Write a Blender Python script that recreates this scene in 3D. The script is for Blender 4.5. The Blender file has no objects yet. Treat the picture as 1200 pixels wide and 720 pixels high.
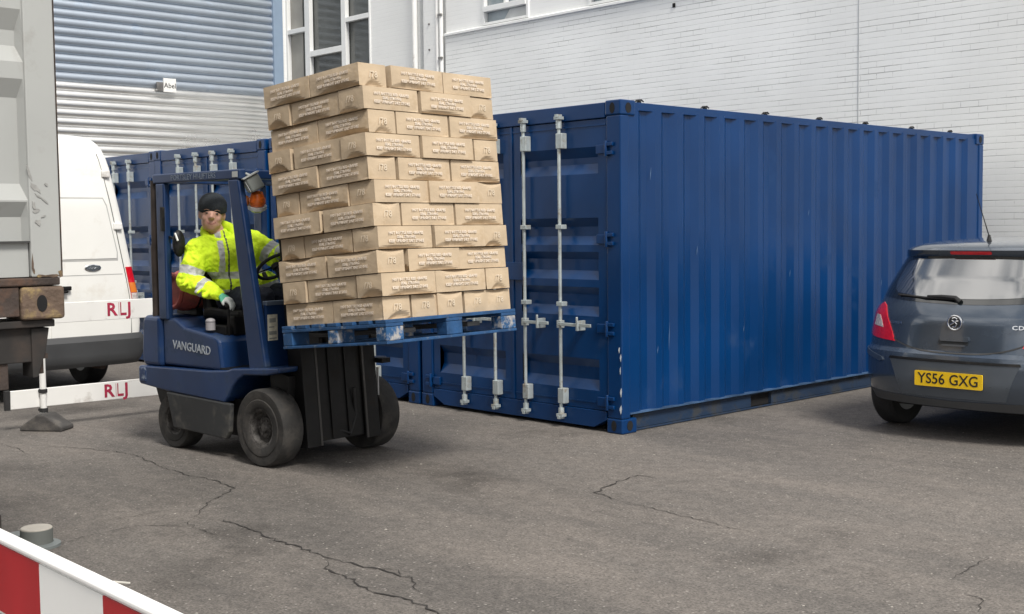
import bpy, bmesh, math, random
from mathutils import Vector, Matrix, Euler
random.seed(7)
R = math.radians
scene = bpy.context.scene
COL = scene.collection

# ------------------------------------------------------------------ camera
cam_d = bpy.data.cameras.new('camera'); cam = bpy.data.objects.new('camera', cam_d); COL.objects.link(cam)
scene.camera = cam
_yaw, _pitch, _roll = 2.38081190, -6.42276956e-02, -1.14962612e-02
fw = Vector((math.cos(_pitch)*math.cos(_yaw), math.cos(_pitch)*math.sin(_yaw), math.sin(_pitch)))
rt = fw.cross(Vector((0, 0, 1))).normalized(); up = rt.cross(fw)
r2 = rt*math.cos(_roll)+up*math.sin(_roll); u2 = -rt*math.sin(_roll)+up*math.cos(_roll)
cam.matrix_world = Matrix(((r2.x, u2.x, -fw.x, 6.23988), (r2.y, u2.y, -fw.y, -7.10805), (r2.z, u2.z, -fw.z, 1.61266), (0, 0, 0, 1)))
cam_d.sensor_width = 36; cam_d.lens = 1432.49/1200*36
cam_d.clip_start = .05; cam_d.clip_end = 2000

# ------------------------------------------------------------------ world, sun, exposure
SUN_EL, SUN_AZ = R(50), R(-14)          # azimuth measured from +X towards +Y
w = bpy.data.worlds.new('World'); scene.world = w; w.use_nodes = True
nt = w.node_tree; nt.nodes.clear()
def N(nt, t, **k):
    n = nt.nodes.new(t)
    for a, b in k.items():
        setattr(n, a, b)
    return n
out = N(nt, 'ShaderNodeOutputWorld'); bg = N(nt, 'ShaderNodeBackground'); sky = N(nt, 'ShaderNodeTexSky')
sky.sky_type = 'NISHITA'; sky.sun_disc = False; sky.sun_elevation = SUN_EL; sky.sun_rotation = R(90)-SUN_AZ
sky.air_density = 1.2; sky.dust_density = 2.0
tc = N(nt, 'ShaderNodeTexCoord'); mp = N(nt, 'ShaderNodeMapping'); mp.inputs['Scale'].default_value = (1.6, 1.6, 3.6)
mp.inputs['Location'].default_value = (3.1, 1.7, .4)
no = N(nt, 'ShaderNodeTexNoise'); no.inputs['Scale'].default_value = 1.3; no.inputs['Detail'].default_value = 7; no.inputs['Roughness'].default_value = .58
cr = N(nt, 'ShaderNodeValToRGB'); cr.color_ramp.elements[0].position = .34; cr.color_ramp.elements[1].position = .47
no2 = N(nt, 'ShaderNodeTexNoise'); no2.inputs['Scale'].default_value = 2.6; no2.inputs['Detail'].default_value = 6
cr2 = N(nt, 'ShaderNodeValToRGB'); cr2.color_ramp.elements[0].position = .42; cr2.color_ramp.elements[1].position = .60
cr2.color_ramp.elements[0].color = (3.2, 3.35, 3.6, 1); cr2.color_ramp.elements[1].color = (11.5, 11.2, 10.8, 1)
mx = N(nt, 'ShaderNodeMix', data_type='RGBA')
nt.links.new(tc.outputs['Generated'], mp.inputs[0]); nt.links.new(mp.outputs[0], no.inputs[0]); nt.links.new(mp.outputs[0], no2.inputs[0])
nt.links.new(no.outputs['Fac'], cr.inputs[0]); nt.links.new(no2.outputs['Fac'], cr2.inputs[0])
nt.links.new(cr.outputs[0], mx.inputs[0]); nt.links.new(sky.outputs[0], mx.inputs[6]); nt.links.new(cr2.outputs[0], mx.inputs[7])
nt.links.new(mx.outputs[2], bg.inputs[0]); bg.inputs[1].default_value = .105
nt.links.new(bg.outputs[0], out.inputs[0])
sd = bpy.data.lights.new('sun', 'SUN'); sun = bpy.data.objects.new('sun', sd); COL.objects.link(sun)
sd.energy = 2.7; sd.angle = R(16); sd.color = (1, .95, .88)
sdir = Vector((math.cos(SUN_EL)*math.cos(SUN_AZ), math.cos(SUN_EL)*math.sin(SUN_AZ), math.sin(SUN_EL)))
sun.rotation_euler = sdir.to_track_quat('Z', 'Y').to_euler(); sun.location = (0, 0, 30)
vs = scene.view_settings; vs.view_transform = 'Standard'; vs.look = 'None'; vs.exposure = .52; vs.gamma = 1; vs.use_curve_mapping = False

# ------------------------------------------------------------------ materials
MATS = {}
def mat(name, col, rough=.5, metal=0., spec=.5, var=.12, vscale=3., bump=0., bscale=80., dirt=None, dirt_amt=.0, dirt_scale=4., coat=0., trans=0., emit=0, coord='Object', bigbump=0., bigscale=2.):
    if name in MATS: return MATS[name]
    m = bpy.data.materials.new(name); m.use_nodes = True; nt = m.node_tree
    b = nt.nodes['Principled BSDF']; L = nt.links.new
    tc = N(nt, 'ShaderNodeTexCoord')
    n1 = N(nt, 'ShaderNodeTexNoise'); n1.inputs['Scale'].default_value = vscale; n1.inputs['Detail'].default_value = 6
    L(tc.outputs[coord], n1.inputs['Vector'])
    mr = N(nt, 'ShaderNodeMapRange'); mr.inputs[1].default_value = .3; mr.inputs[2].default_value = .7
    mr.inputs[3].default_value = 1-var; mr.inputs[4].default_value = 1+var
    L(n1.outputs['Fac'], mr.inputs[0])
    hs = N(nt, 'ShaderNodeVectorMath', operation='SCALE'); hs.inputs[0].default_value = col[:3]
    L(mr.outputs[0], hs.inputs['Scale']); src = hs.outputs[0]
    if dirt:
        n2 = N(nt, 'ShaderNodeTexNoise'); n2.inputs['Scale'].default_value = dirt_scale; n2.inputs['Detail'].default_value = 9; n2.inputs['Roughness'].default_value = .65
        L(tc.outputs[coord], n2.inputs['Vector'])
        r = N(nt, 'ShaderNodeValToRGB'); r.color_ramp.elements[0].position = .62-dirt_amt*.35; r.color_ramp.elements[1].position = .74-dirt_amt*.3
        L(n2.outputs['Fac'], r.inputs[0])
        mx = N(nt, 'ShaderNodeMix', data_type='RGBA'); mx.inputs[7].default_value = (*dirt, 1)
        L(r.outputs[0], mx.inputs[0]); L(src, mx.inputs[6]); src = mx.outputs[2]
        mr2 = N(nt, 'ShaderNodeMapRange'); mr2.inputs[3].default_value = rough; mr2.inputs[4].default_value = min(1, rough+.35)
        L(r.outputs[0], mr2.inputs[0]); L(mr2.outputs[0], b.inputs['Roughness'])
    else:
        mr2 = N(nt, 'ShaderNodeMapRange'); mr2.inputs[1].default_value = .3; mr2.inputs[2].default_value = .7
        mr2.inputs[3].default_value = max(0, rough-.06); mr2.inputs[4].default_value = min(1, rough+.08)
        L(n1.outputs['Fac'], mr2.inputs[0]); L(mr2.outputs[0], b.inputs['Roughness'])
    L(src, b.inputs['Base Color'])
    b.inputs['Metallic'].default_value = metal; b.inputs['Specular IOR Level'].default_value = spec
    if coat: b.inputs['Coat Weight'].default_value = coat; b.inputs['Coat Roughness'].default_value = .06
    if trans: b.inputs['Transmission Weight'].default_value = trans
    prev = None
    for st, sc_ in ((bump, bscale), (bigbump, bigscale)):
        if st:
            n3 = N(nt, 'ShaderNodeTexNoise'); n3.inputs['Scale'].default_value = sc_; n3.inputs['Detail'].default_value = 4
            L(tc.outputs[coord], n3.inputs['Vector'])
            bp = N(nt, 'ShaderNodeBump'); bp.inputs['Strength'].default_value = st; bp.inputs['Distance'].default_value = .01 if sc_ > 10 else .03
            L(n3.outputs['Fac'], bp.inputs['Height'])
            if prev: L(prev, bp.inputs['Normal'])
            prev = bp.outputs[0]
    if prev: L(prev, b.inputs['Normal'])
    MATS[name] = m
    return m

BLUE = mat('container_blue', (.0012, .032, .122), .30, var=.18, vscale=1.2, dirt=(.004, .038, .13), dirt_amt=.06, dirt_scale=2.2, bigbump=.10, bigscale=1.3, spec=.33)
BLUED = mat('container_blue_door', (.0012, .034, .126), .29, spec=.30, var=.22, vscale=1.6, dirt=(.010, .047, .14), dirt_amt=.12, dirt_scale=3, bigbump=.12, bigscale=1.6)
RAILD = mat('bottom_rail_grey', (.010, .028, .065), .55, dirt=(.030, .036, .045), dirt_amt=.4, dirt_scale=5)
GALV = mat('galvanised_rod', (.42, .47, .48), .45, metal=.35, var=.2, vscale=9, dirt=(.30, .28, .24), dirt_amt=.25, dirt_scale=12)
STEEL = mat('worn_steel', (.25, .24, .23), .4, metal=.8, var=.25, vscale=8)
BLACK = mat('black_rubber', (.018, .018, .019), .75, var=.3, vscale=6, bump=.2, bscale=60)
BLKM = mat('black_metal', (.007, .007, .0075), .5, spec=.3, var=.4, vscale=7, dirt=(.022, .020, .018), dirt_amt=.25, dirt_scale=9)
TYRE = mat('forklift_tyre', (.024, .023, .022), .85, var=.3, vscale=9, dirt=(.05, .046, .042), dirt_amt=.45, dirt_scale=8, bump=.3, bscale=50)
RIMD = mat('wheel_rim_dirty', (.075, .07, .066), .65, dirt=(.03, .028, .026), dirt_amt=.5, dirt_scale=20)
FORK = mat('forklift_blue', (.008, .030, .098), .34, var=.25, vscale=3, dirt=(.02, .04, .085), dirt_amt=.25, dirt_scale=6, bigbump=.06, bigscale=4)
FORKW = mat('forklift_blue_chipped', (.008, .030, .098), .4, var=.25, vscale=3, dirt=(.28, .33, .40), dirt_amt=.38, dirt_scale=16)
SKIRT = mat('skirt_dark_grey', (.022, .024, .026), .6, var=.3, dirt=(.08, .077, .07), dirt_amt=.3, dirt_scale=7)
PALB = mat('pallet_blue_wood', (.012, .062, .165), .65, var=.3, vscale=8, dirt=(.16, .19, .23), dirt_amt=.12, dirt_scale=14, bump=.4, bscale=40)
PALW = mat('pallet_blue_scuffed', (.016, .08, .20), .65, var=.3, vscale=8, dirt=(.36, .35, .34), dirt_amt=.42, dirt_scale=17, bump=.4, bscale=40)
CARD = mat('cardboard', (.50, .395, .275), .72, var=.08, vscale=5, dirt=(.45, .34, .22), dirt_amt=.15, dirt_scale=3.5, bigbump=.35, bigscale=7, spec=.3)
INK = mat('box_print_white', (.68, .59, .49), .7, var=.16, vscale=60)
TAPE = mat('parcel_tape', (.44, .32, .19), .3, var=.05)
WHITEP = mat('white_paint', (.80, .80, .78), .45, var=.04, dirt=(.55, .53, .50), dirt_amt=.12, dirt_scale=4)
VANW = mat('van_white', (.82, .82, .79), .28, var=.02, dirt=(.72, .70, .65), dirt_amt=.2, dirt_scale=2.5, coat=.5)
PLASD = mat('dark_grey_plastic', (.055, .058, .062), .6, var=.15)
SEAM = mat('seam_dark', (.04, .04, .04), .8)
REDP = mat('red_paint', (.42, .012, .018), .4, var=.1, vscale=5)
STENC = mat('stencil_crimson', (.36, .02, .06), .7, var=.3, vscale=40)
LAMPR = mat('lamp_red', (.62, .008, .02), .12, var=.15, vscale=40, coat=1)
LAMPA = mat('lamp_amber', (.75, .22, .03), .15, coat=1)
LAMPW = mat('lamp_clear', (.60, .54, .52), .15, var=.35, vscale=60, coat=1)
CARP = mat('car_paint_slate', (.060, .080, .110), .22, metal=.5, var=.06, coat=1)
CARB = mat('car_bumper_slate', (.062, .082, .112), .32, metal=.3, var=.08, coat=.6)
BLKGL = mat('black_glass', (.008, .01, .011), .08, spec=.7, coat=1)
GLASS = mat('tinted_glass', (.02, .025, .03), .04, spec=1.0, coat=1, var=.1)
GLASS.node_tree.nodes['Principled BSDF'].inputs['IOR'].default_value = 2.1
CHROME = mat('chrome', (.72, .73, .75), .18, metal=1)
YELL = mat('plate_yellow', (.78, .50, .012), .4, var=.03)
PLTXT = mat('plate_black', (.02, .018, .015), .5)
HIVIS = mat('hivis_yellow', (.66, .90, .035), .75, var=.12, vscale=7, bigbump=.9, bigscale=9, spec=.2)
REFL = mat('reflective_tape', (.42, .43, .42), .5, var=.15, vscale=30)
SKIN = mat('skin', (.62, .36, .275), .55, var=.14, vscale=25, spec=.35)
LIPS = mat('lips', (.47, .22, .18), .45)
EYE = mat('eye_dark', (.09, .06, .05), .3)
TEETH = mat('teeth', (.55, .48, .42), .35)
HATM = mat('knit_hat_black', (.018, .023, .028), .95, var=.3, vscale=90, bump=.5, bscale=220)
TROU = mat('trousers_navy', (.016, .020, .034), .85, var=.25, vscale=8, bigbump=.6, bigscale=12)
GLOVE = mat('glove_white', (.62, .66, .64), .8, var=.1, vscale=30)
GLOVEG = mat('glove_green', (.10, .42, .28), .8, var=.1, vscale=30)
BOOT = mat('boot_black', (.015, .014, .013), .6)
GREYC = mat('grey_container_paint', (.355, .365, .355), .42, var=.05, vscale=2, dirt=(.30, .30, .285), dirt_amt=.12, dirt_scale=5, bigbump=.08, bigscale=3)
SCRAPE = mat('bare_scraped_paint', (.27, .27, .26), .7, var=.3, vscale=30)
RUST = mat('rusty_steel', (.115, .078, .055), .75, var=.4, vscale=7, dirt=(.26, .19, .09), dirt_amt=.30, dirt_scale=13, bump=.5, bscale=60)
RUSTD = mat('dark_rust', (.050, .036, .030), .8, var=.45, vscale=8, dirt=(.095, .055, .038), dirt_amt=.35, dirt_scale=10, bump=.4, bscale=60)
CHAS = mat('chassis_dirty', (.018, .016, .015), .8, var=.4, vscale=6, dirt=(.045, .035, .03), dirt_amt=.3)
SHB = mat('shutter_blue', (.42, .475, .545), .40, var=.05, vscale=.9, dirt=(.34, .41, .50), dirt_amt=.1, dirt_scale=2, metal=.6)
SHW = mat('shutter_bare_metal', (.84, .84, .83), .30, var=.05, vscale=.8, metal=.88)
SHF = mat('shutter_frame_blue', (.24, .32, .43), .5, var=.05)
WFR = mat('window_frame_white', (.78, .79, .78), .4, var=.03)
DGL = mat('window_glass_dark', (.11, .115, .11), .10, spec=.5, var=.1)
CURT = mat('net_curtain', (.55, .57, .57), .8, var=.1, vscale=5)
CONC = mat('concrete_pale', (.34, .33, .30), .85, var=.1, bump=.2, bscale=50)
GREYPL = mat('grey_plastic', (.17, .19, .19), .55, var=.12)
CAPC = mat('cap_cream', (.44, .41, .36), .6, var=.1, vscale=20)
ORNG = mat('beacon_orange', (.85, .17, .02), .2, coat=1, var=.3, vscale=40)
LENSC = mat('lamp_lens_dusty', (.55, .57, .55), .3, coat=.6)
GASR = mat('gas_bottle_red', (.44, .10, .085), .6, var=.2, vscale=8, dirt=(.30, .10, .085), dirt_amt=.4, dirt_scale=9)
STICK = mat('sticker_cream', (.58, .56, .46), .6, var=.15, vscale=50)
BADGE = mat('badge_grey', (.13, .15, .17), .3, metal=.5)
VGREY = mat('letter_grey', (.36, .40, .45), .55, var=.1)
LITTER = mat('litter_white', (.72, .70, .64), .8)
PEB = mat('pale_grit', (.30, .28, .25), .9, var=.4, vscale=3)

def mat_brick(name, col, line, kx, strength=1.0, vert=.35):
    m = bpy.data.materials.new(name); m.use_nodes = True; nt = m.node_tree; b = nt.nodes['Principled BSDF']; L = nt.links.new
    tc = N(nt, 'ShaderNodeTexCoord'); sp = N(nt, 'ShaderNodeSeparateXYZ'); L(tc.outputs['Object'], sp.inputs[0])
    cb = N(nt, 'ShaderNodeCombineXYZ'); L(sp.outputs[kx], cb.inputs[0]); L(sp.outputs[2], cb.inputs[1])
    def brick(mortar, scale_noise):
        t = N(nt, 'ShaderNodeTexBrick'); t.offset = .5
        t.inputs['Scale'].default_value = 1; t.inputs['Brick Width'].default_value = .225; t.inputs['Row Height'].default_value = .075
        t.inputs['Mortar Size'].default_value = mortar; t.inputs['Mortar Smooth'].default_value = .15
        t.inputs['Color1'].default_value = (1, 1, 1, 1); t.inputs['Color2'].default_value = (.90, .90, .90, 1); t.inputs['Mortar'].default_value = (0, 0, 0, 1)
        L(cb.outputs[0], t.inputs['Vector']); return t
    t = brick(.0055, 0)
    # bed joints on their own so that they read stronger than the painted-over perpends
    md = N(nt, 'ShaderNodeMath', operation='MODULO'); md.inputs[1].default_value = .075
    ad = N(nt, 'ShaderNodeMath', operation='ADD'); ad.inputs[1].default_value = 75.0; L(sp.outputs[2], ad.inputs[0]); L(ad.outputs[0], md.inputs[0])
    lt = N(nt, 'ShaderNodeMath', operation='LESS_THAN'); lt.inputs[1].default_value = .0085; L(md.outputs[0], lt.inputs[0])
    nz = N(nt, 'ShaderNodeTexNoise'); nz.inputs['Scale'].default_value = 1.1; nz.inputs['Detail'].default_value = 8; nz.inputs['Roughness'].default_value = .7
    mpp = N(nt, 'ShaderNodeMapping'); mpp.inputs['Scale'].default_value = (1, 5, 1); L(cb.outputs[0], mpp.inputs[0]); L(mpp.outputs[0], nz.inputs['Vector'])
    mr = N(nt, 'ShaderNodeMapRange'); mr.inputs[1].default_value = .38; mr.inputs[2].default_value = .62; mr.inputs[3].default_value = .12; mr.inputs[4].default_value = 1
    L(nz.outputs['Fac'], mr.inputs[0])
    ml = N(nt, 'ShaderNodeMath', operation='MULTIPLY'); L(lt.outputs[0], ml.inputs[0]); L(mr.outputs[0], ml.inputs[1])
    m2 = N(nt, 'ShaderNodeMath', operation='MULTIPLY'); m2.inputs[1].default_value = strength; L(ml.outputs[0], m2.inputs[0])
    vf = N(nt, 'ShaderNodeMath', operation='MULTIPLY'); L(t.outputs['Fac'], vf.inputs[0])
    mr3 = N(nt, 'ShaderNodeMapRange'); mr3.inputs[1].default_value = .5; mr3.inputs[2].default_value = .7; mr3.inputs[3].default_value = .05; mr3.inputs[4].default_value = vert*2.2
    L(nz.outputs['Fac'], mr3.inputs[0]); L(mr3.outputs[0], vf.inputs[1])
    mxm = N(nt, 'ShaderNodeMath', operation='MAXIMUM'); L(m2.outputs[0], mxm.inputs[0]); L(vf.outputs[0], mxm.inputs[1])
    n4 = N(nt, 'ShaderNodeTexNoise'); n4.inputs['Scale'].default_value = .6; n4.inputs['Detail'].default_value = 8; L(cb.outputs[0], n4.inputs['Vector'])
    mr4 = N(nt, 'ShaderNodeMapRange'); mr4.inputs[1].default_value = .3; mr4.inputs[2].default_value = .7; mr4.inputs[3].default_value = .93; mr4.inputs[4].default_value = 1.05
    L(n4.outputs['Fac'], mr4.inputs[0])
    sc = N(nt, 'ShaderNodeVectorMath', operation='SCALE'); sc.inputs[0].default_value = col; L(mr4.outputs[0], sc.inputs['Scale'])
    tint = N(nt, 'ShaderNodeMix', data_type='RGBA', blend_type='MULTIPLY'); tint.inputs[0].default_value = .45
    L(sc.outputs[0], tint.inputs[6]); L(t.outputs['Color'], tint.inputs[7])
    tm = N(nt, 'ShaderNodeMix', data_type='RGBA'); L(mxm.outputs[0], tm.inputs[0]); L(sc.outputs[0], tm.inputs[6]); tm.inputs[7].default_value = (*line, 1)
    # individual bricks a touch different
    L(tm.outputs[2], b.inputs['Base Color']); b.inputs['Roughness'].default_value = .65
    bp = N(nt, 'ShaderNodeBump'); bp.inputs['Strength'].default_value = .5; bp.inputs['Distance'].default_value = .006; bp.invert = True
    L(mxm.outputs[0], bp.inputs['Height']); L(bp.outputs[0], b.inputs['Normal'])
    return m
BRICK = mat_brick('painted_brick', (.84, .855, .845), (.36, .37, .37), 0, .95)
BRICKS = mat_brick('painted_brick_smooth', (.80, .81, .80), (.60, .61, .61), 0, .35, .15)

def mat_ground():
    m = bpy.data.materials.new('asphalt'); m.use_nodes = True; nt = m.node_tree; b = nt.nodes['Principled BSDF']; L = nt.links.new
    tc = N(nt, 'ShaderNodeTexCoord')
    def noise(s, d=6, r=.55, stretch=None):
        n = N(nt, 'ShaderNodeTexNoise'); n.inputs['Scale'].default_value = s; n.inputs['Detail'].default_value = d; n.inputs['Roughness'].default_value = r
        if stretch:
            mp = N(nt, 'ShaderNodeMapping'); mp.inputs['Scale'].default_value = stretch[:3]; mp.inputs['Rotation'].default_value = (0, 0, R(stretch[3]))
            L(tc.outputs['Object'], mp.inputs[0]); L(mp.outputs[0], n.inputs['Vector'])
        else: L(tc.outputs['Object'], n.inputs['Vector'])
        return n
    def ramp(src, a, c0, c, c1):
        r = N(nt, 'ShaderNodeValToRGB'); r.color_ramp.elements[0].position = a; r.color_ramp.elements[1].position = c
        r.color_ramp.elements[0].color = (*c0, 1); r.color_ramp.elements[1].color = (*c1, 1); L(src, r.inputs[0]); return r
    def mixc(f, a, c, bt='MIX'):
        x = N(nt, 'ShaderNodeMix', data_type='RGBA', blend_type=bt)
        if isinstance(f, float): x.inputs[0].default_value = f
        else: L(f, x.inputs[0])
        L(a, x.inputs[6]) if not isinstance(a, tuple) else setattr(x.inputs[6], 'default_value', a)
        L(c, x.inputs[7]) if not isinstance(c, tuple) else setattr(x.inputs[7], 'default_value', c)
        return x.outputs[2]
    base = ramp(noise(.45, 6, .6).outputs['Fac'], .35, (.094, .088, .083), .65, (.140, .130, .121)).outputs[0]
    streak = ramp(noise(1.0, 7, .62, (.5, 1.7, 1, 35)).outputs['Fac'], .42, (0, 0, 0), .70, (1, 1, 1)).outputs[0]
    c = mixc(streak, base, (.165, .150, .137, 1))
    oil = ramp(noise(.75, 5, .6, (1, 1, 1, 70)).outputs['Fac'], .58, (0, 0, 0), .72, (.75, .75, .75)).outputs[0]
    c = mixc(oil, c, (.058, .053, .049, 1))
    fine = ramp(noise(70, 4, .8).outputs['Fac'], .32, (.35, .35, .35), .68, (1.75, 1.72, 1.68)).outputs[0]
    c = mixc(.9, c, fine, 'MULTIPLY')
    mid = ramp(noise(14, 6, .75).outputs['Fac'], .3, (.70, .70, .70), .7, (1.28, 1.27, 1.26)).outputs[0]
    c = mixc(1.0, c, mid, 'MULTIPLY')
    v = N(nt, 'ShaderNodeTexVoronoi'); v.inputs['Scale'].default_value = 34; L(tc.outputs['Object'], v.inputs['Vector'])
    sepc = N(nt, 'ShaderNodeSeparateColor'); L(v.outputs['Color'], sepc.inputs[0])
    g = N(nt, 'ShaderNodeMath', operation='GREATER_THAN'); g.inputs[1].default_value = .80; L(sepc.outputs[0], g.inputs[0])
    l = N(nt, 'ShaderNodeMath', operation='LESS_THAN'); l.inputs[1].default_value = .20; L(v.outputs['Distance'], l.inputs[0])
    mm = N(nt, 'ShaderNodeMath', operation='MULTIPLY'); L(g.outputs[0], mm.inputs[0]); L(l.outputs[0], mm.inputs[1])
    c = mixc(mm.outputs[0], c, (.28, .26, .24, 1))
    L(c, b.inputs['Base Color']); b.inputs['Roughness'].default_value = .82; b.inputs['Specular IOR Level'].default_value = .35
    n5 = noise(70, 4, .7); n6 = noise(3, 4)
    bp = N(nt, 'ShaderNodeBump'); bp.inputs['Strength'].default_value = .7; bp.inputs['Distance'].default_value = .006; L(n5.outputs['Fac'], bp.inputs['Height'])
    bp2 = N(nt, 'ShaderNodeBump'); bp2.inputs['Strength'].default_value = .3; bp2.inputs['Distance'].default_value = .05; L(n6.outputs['Fac'], bp2.inputs['Height']); L(bp.outputs[0], bp2.inputs['Normal'])
    L(bp2.outputs[0], b.inputs['Normal'])
    return m
GROUND = mat_ground()
CRACK = mat('crack_dark', (.030, .027, .025), .95)

# ------------------------------------------------------------------ helpers
class MB:
    def __init__(s): s.v = []; s.f = []; s.m = []; s.sm = []
    def add(s, vs, fs, mi=0, smooth=False, M=None):
        o = len(s.v)
        for p in vs: s.v.append(tuple(M @ Vector(p)) if M else tuple(p))
        for f in fs: s.f.append(tuple(i+o for i in f)); s.m.append(mi); s.sm.append(smooth)
        return s
    def box(s, x0, x1, y0, y1, z0, z1, mi=0, M=None):
        v = [(x, y, z) for x in (x0, x1) for y in (y0, y1) for z in (z0, z1)]
        return s.add(v, [(0, 1, 3, 2), (4, 6, 7, 5), (0, 4, 5, 1), (2, 3, 7, 6), (0, 2, 6, 4), (1, 5, 7, 3)], mi, M=M)
    def prism(s, poly, axis, a, b, mi=0, M=None):
        # poly of 2-D points in the plane of the other two axes (in order)
        def P(p, t):
            return (t, p[0], p[1]) if axis == 0 else (p[0], t, p[1]) if axis == 1 else (p[0], p[1], t)
        n = len(poly); v = [P(p, a) for p in poly]+[P(p, b) for p in poly]
        f = [tuple(range(n)), tuple(range(2*n-1, n-1, -1))]+[(i, (i+1) % n, (i+1) % n+n, i+n) for i in range(n)]
        return s.add(v, f, mi, M=M)
    def tube(s, pts, r, n=10, mi=0, caps=True, smooth=True):
        pts = [Vector(p) for p in pts]; rs = r if isinstance(r, (list, tuple)) else [r]*len(pts)
        rings = []; prev = None
        for i, p in enumerate(pts):
            d = (pts[min(i+1, len(pts)-1)]-pts[max(i-1, 0)]).normalized()
            if prev is None:
                a = Vector((0, 0, 1)) if abs(d.z) < .9 else Vector((1, 0, 0)); x = d.cross(a).normalized()
            else: x = (prev-d*prev.dot(d)).normalized()
            prev = x; y = d.cross(x)
            rings.append([p+(x*math.cos(t)+y*math.sin(t))*rs[i] for t in [2*math.pi*k/n for k in range(n)]])
        o = len(s.v); vs = [tuple(q) for g in rings for q in g]; fs = []
        for i in range(len(rings)-1):
            for k in range(n):
                fs.append((i*n+k, i*n+(k+1) % n, (i+1)*n+(k+1) % n, (i+1)*n+k))
        s.add(vs, fs, mi, smooth)
        if caps:
            s.f.append(tuple(o+k for k in range(n))[::-1]); s.m.append(mi); s.sm.append(False)
            s.f.append(tuple(o+(len(rings)-1)*n+k for k in range(n))); s.m.append(mi); s.sm.append(False)
        return s
    def lathe(s, prof, n=32, mi=0, M=None, smooth=True):
        # prof: (r, h) revolved about local Z
        vs = [(r*math.cos(2*math.pi*k/n), r*math.sin(2*math.pi*k/n), h) for r, h in prof for k in range(n)]
        fs = [(i*n+k, i*n+(k+1) % n, (i+1)*n+(k+1) % n, (i+1)*n+k) for i in range(len(prof)-1) for k in range(n)]
        return s.add(vs, fs, mi, smooth, M)
    def torus(s, R_, r, n=32, m=8, mi=0, M=None):
        vs = [((R_+r*math.cos(b))*math.cos(a), (R_+r*math.cos(b))*math.sin(a), r*math.sin(b)) for a in [2*math.pi*i/n for i in range(n)] for b in [2*math.pi*j/m for j in range(m)]]
        fs = [(i*m+j, ((i+1) % n)*m+j, ((i+1) % n)*m+(j+1) % m, i*m+(j+1) % m) for i in range(n) for j in range(m)]
        return s.add(vs, fs, mi, True, M)
    def ball(s, c, r, n=14, mi=0, M=None):
        rx, ry, rz = r if isinstance(r, (tuple, list)) else (r, r, r)
        vs = []; fs = []
        for i in range(n+1):
            th = math.pi*i/n
            for k in range(2*n):
                ph = math.pi*k/n
                vs.append((c[0]+rx*math.sin(th)*math.cos(ph), c[1]+ry*math.sin(th)*math.sin(ph), c[2]+rz*math.cos(th)))
        for i in range(n):
            for k in range(2*n):
                fs.append((i*2*n+k, (i+1)*2*n+k, (i+1)*2*n+(k+1) % (2*n), i*2*n+(k+1) % (2*n)))
        return s.add(vs, fs, mi, True, M)
    def build(s, name, mats, parent=None, bevel=0, seg=2, smooth=None):
        me = bpy.data.meshes.new(name); me.from_pydata(s.v, [], s.f)
        if not isinstance(mats, (list, tuple)): mats = [mats]
        for m in mats: me.materials.append(m)
        me.polygons.foreach_set('material_index', s.m)
        me.polygons.foreach_set('use_smooth', [smooth if smooth is not None else q for q in s.sm])
        bm = bmesh.new(); bm.from_mesh(me); bmesh.ops.remove_doubles(bm, verts=bm.verts, dist=1e-6)
        bmesh.ops.recalc_face_normals(bm, faces=bm.faces); bm.to_mesh(me); bm.free()
        o = bpy.data.objects.new(name, me); COL.objects.link(o)
        if parent: o.parent = parent
        if any(p.use_smooth for p in me.polygons):
            try: me.set_sharp_from_angle(angle=R(38))
            except Exception: pass
        if bevel:
            b = o.modifiers.new('bevel', 'BEVEL'); b.width = bevel; b.segments = seg; b.limit_method = 'ANGLE'; b.angle_limit = R(35); b.harden_normals = False
        return o

def empty(name, loc=(0, 0, 0), rot=(0, 0, 0)):
    o = bpy.data.objects.new(name, None); COL.objects.link(o); o.location = loc; o.rotation_euler = rot; o.empty_display_size = .2
    return o
def tag(o, label=None, cat=None, group=None, kind=None):
    if label: o['label'] = label
    if cat: o['category'] = cat
    if group: o['group'] = group
    if kind: o['kind'] = kind
    return o
def kids(o): return [c for c in COL.objects if c.parent == o]
def copy_tree(o, parent=None, kidmap=None):
    if kidmap is None:
        kidmap = {}
        for c in COL.objects:
            if c.parent: kidmap.setdefault(c.parent, []).append(c)
    c = o.copy(); COL.objects.link(c)
    if parent: c.parent = parent
    for ch in kidmap.get(o, []): copy_tree(ch, c, kidmap)
    return c
def bake(o):
    dg = bpy.context.evaluated_depsgraph_get(); dg.update()
    me = bpy.data.meshes.new_from_object(o.evaluated_get(dg)); o.modifiers.clear(); o.data = me; return o
def text_mesh(body, size, extrude=.001, res=2, spacing=1.0, bold=0.0, align='CENTER', line=1.0, xscale=1.0):
    cu = bpy.data.curves.new('text', 'FONT'); cu.body = body; cu.size = size; cu.extrude = extrude; cu.resolution_u = res
    cu.align_x = align; cu.align_y = 'CENTER'; cu.space_character = spacing; cu.offset = bold; cu.space_line = line
    o = bpy.data.objects.new('text', cu); COL.objects.link(o)
    dg = bpy.context.evaluated_depsgraph_get(); dg.update()
    me = bpy.data.meshes.new_from_object(o.evaluated_get(dg))
    bpy.data.objects.remove(o); bpy.data.curves.remove(cu)
    if xscale != 1:
        for v in me.vertices: v.co.x *= xscale
    return me
def place(me, name, mt, parent, M):
    me = me.copy(); me.transform(M); me.materials.clear(); me.materials.append(mt)
    o = bpy.data.objects.new(name, me); COL.objects.link(o)
    if parent: o.parent = parent
    return o
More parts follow.
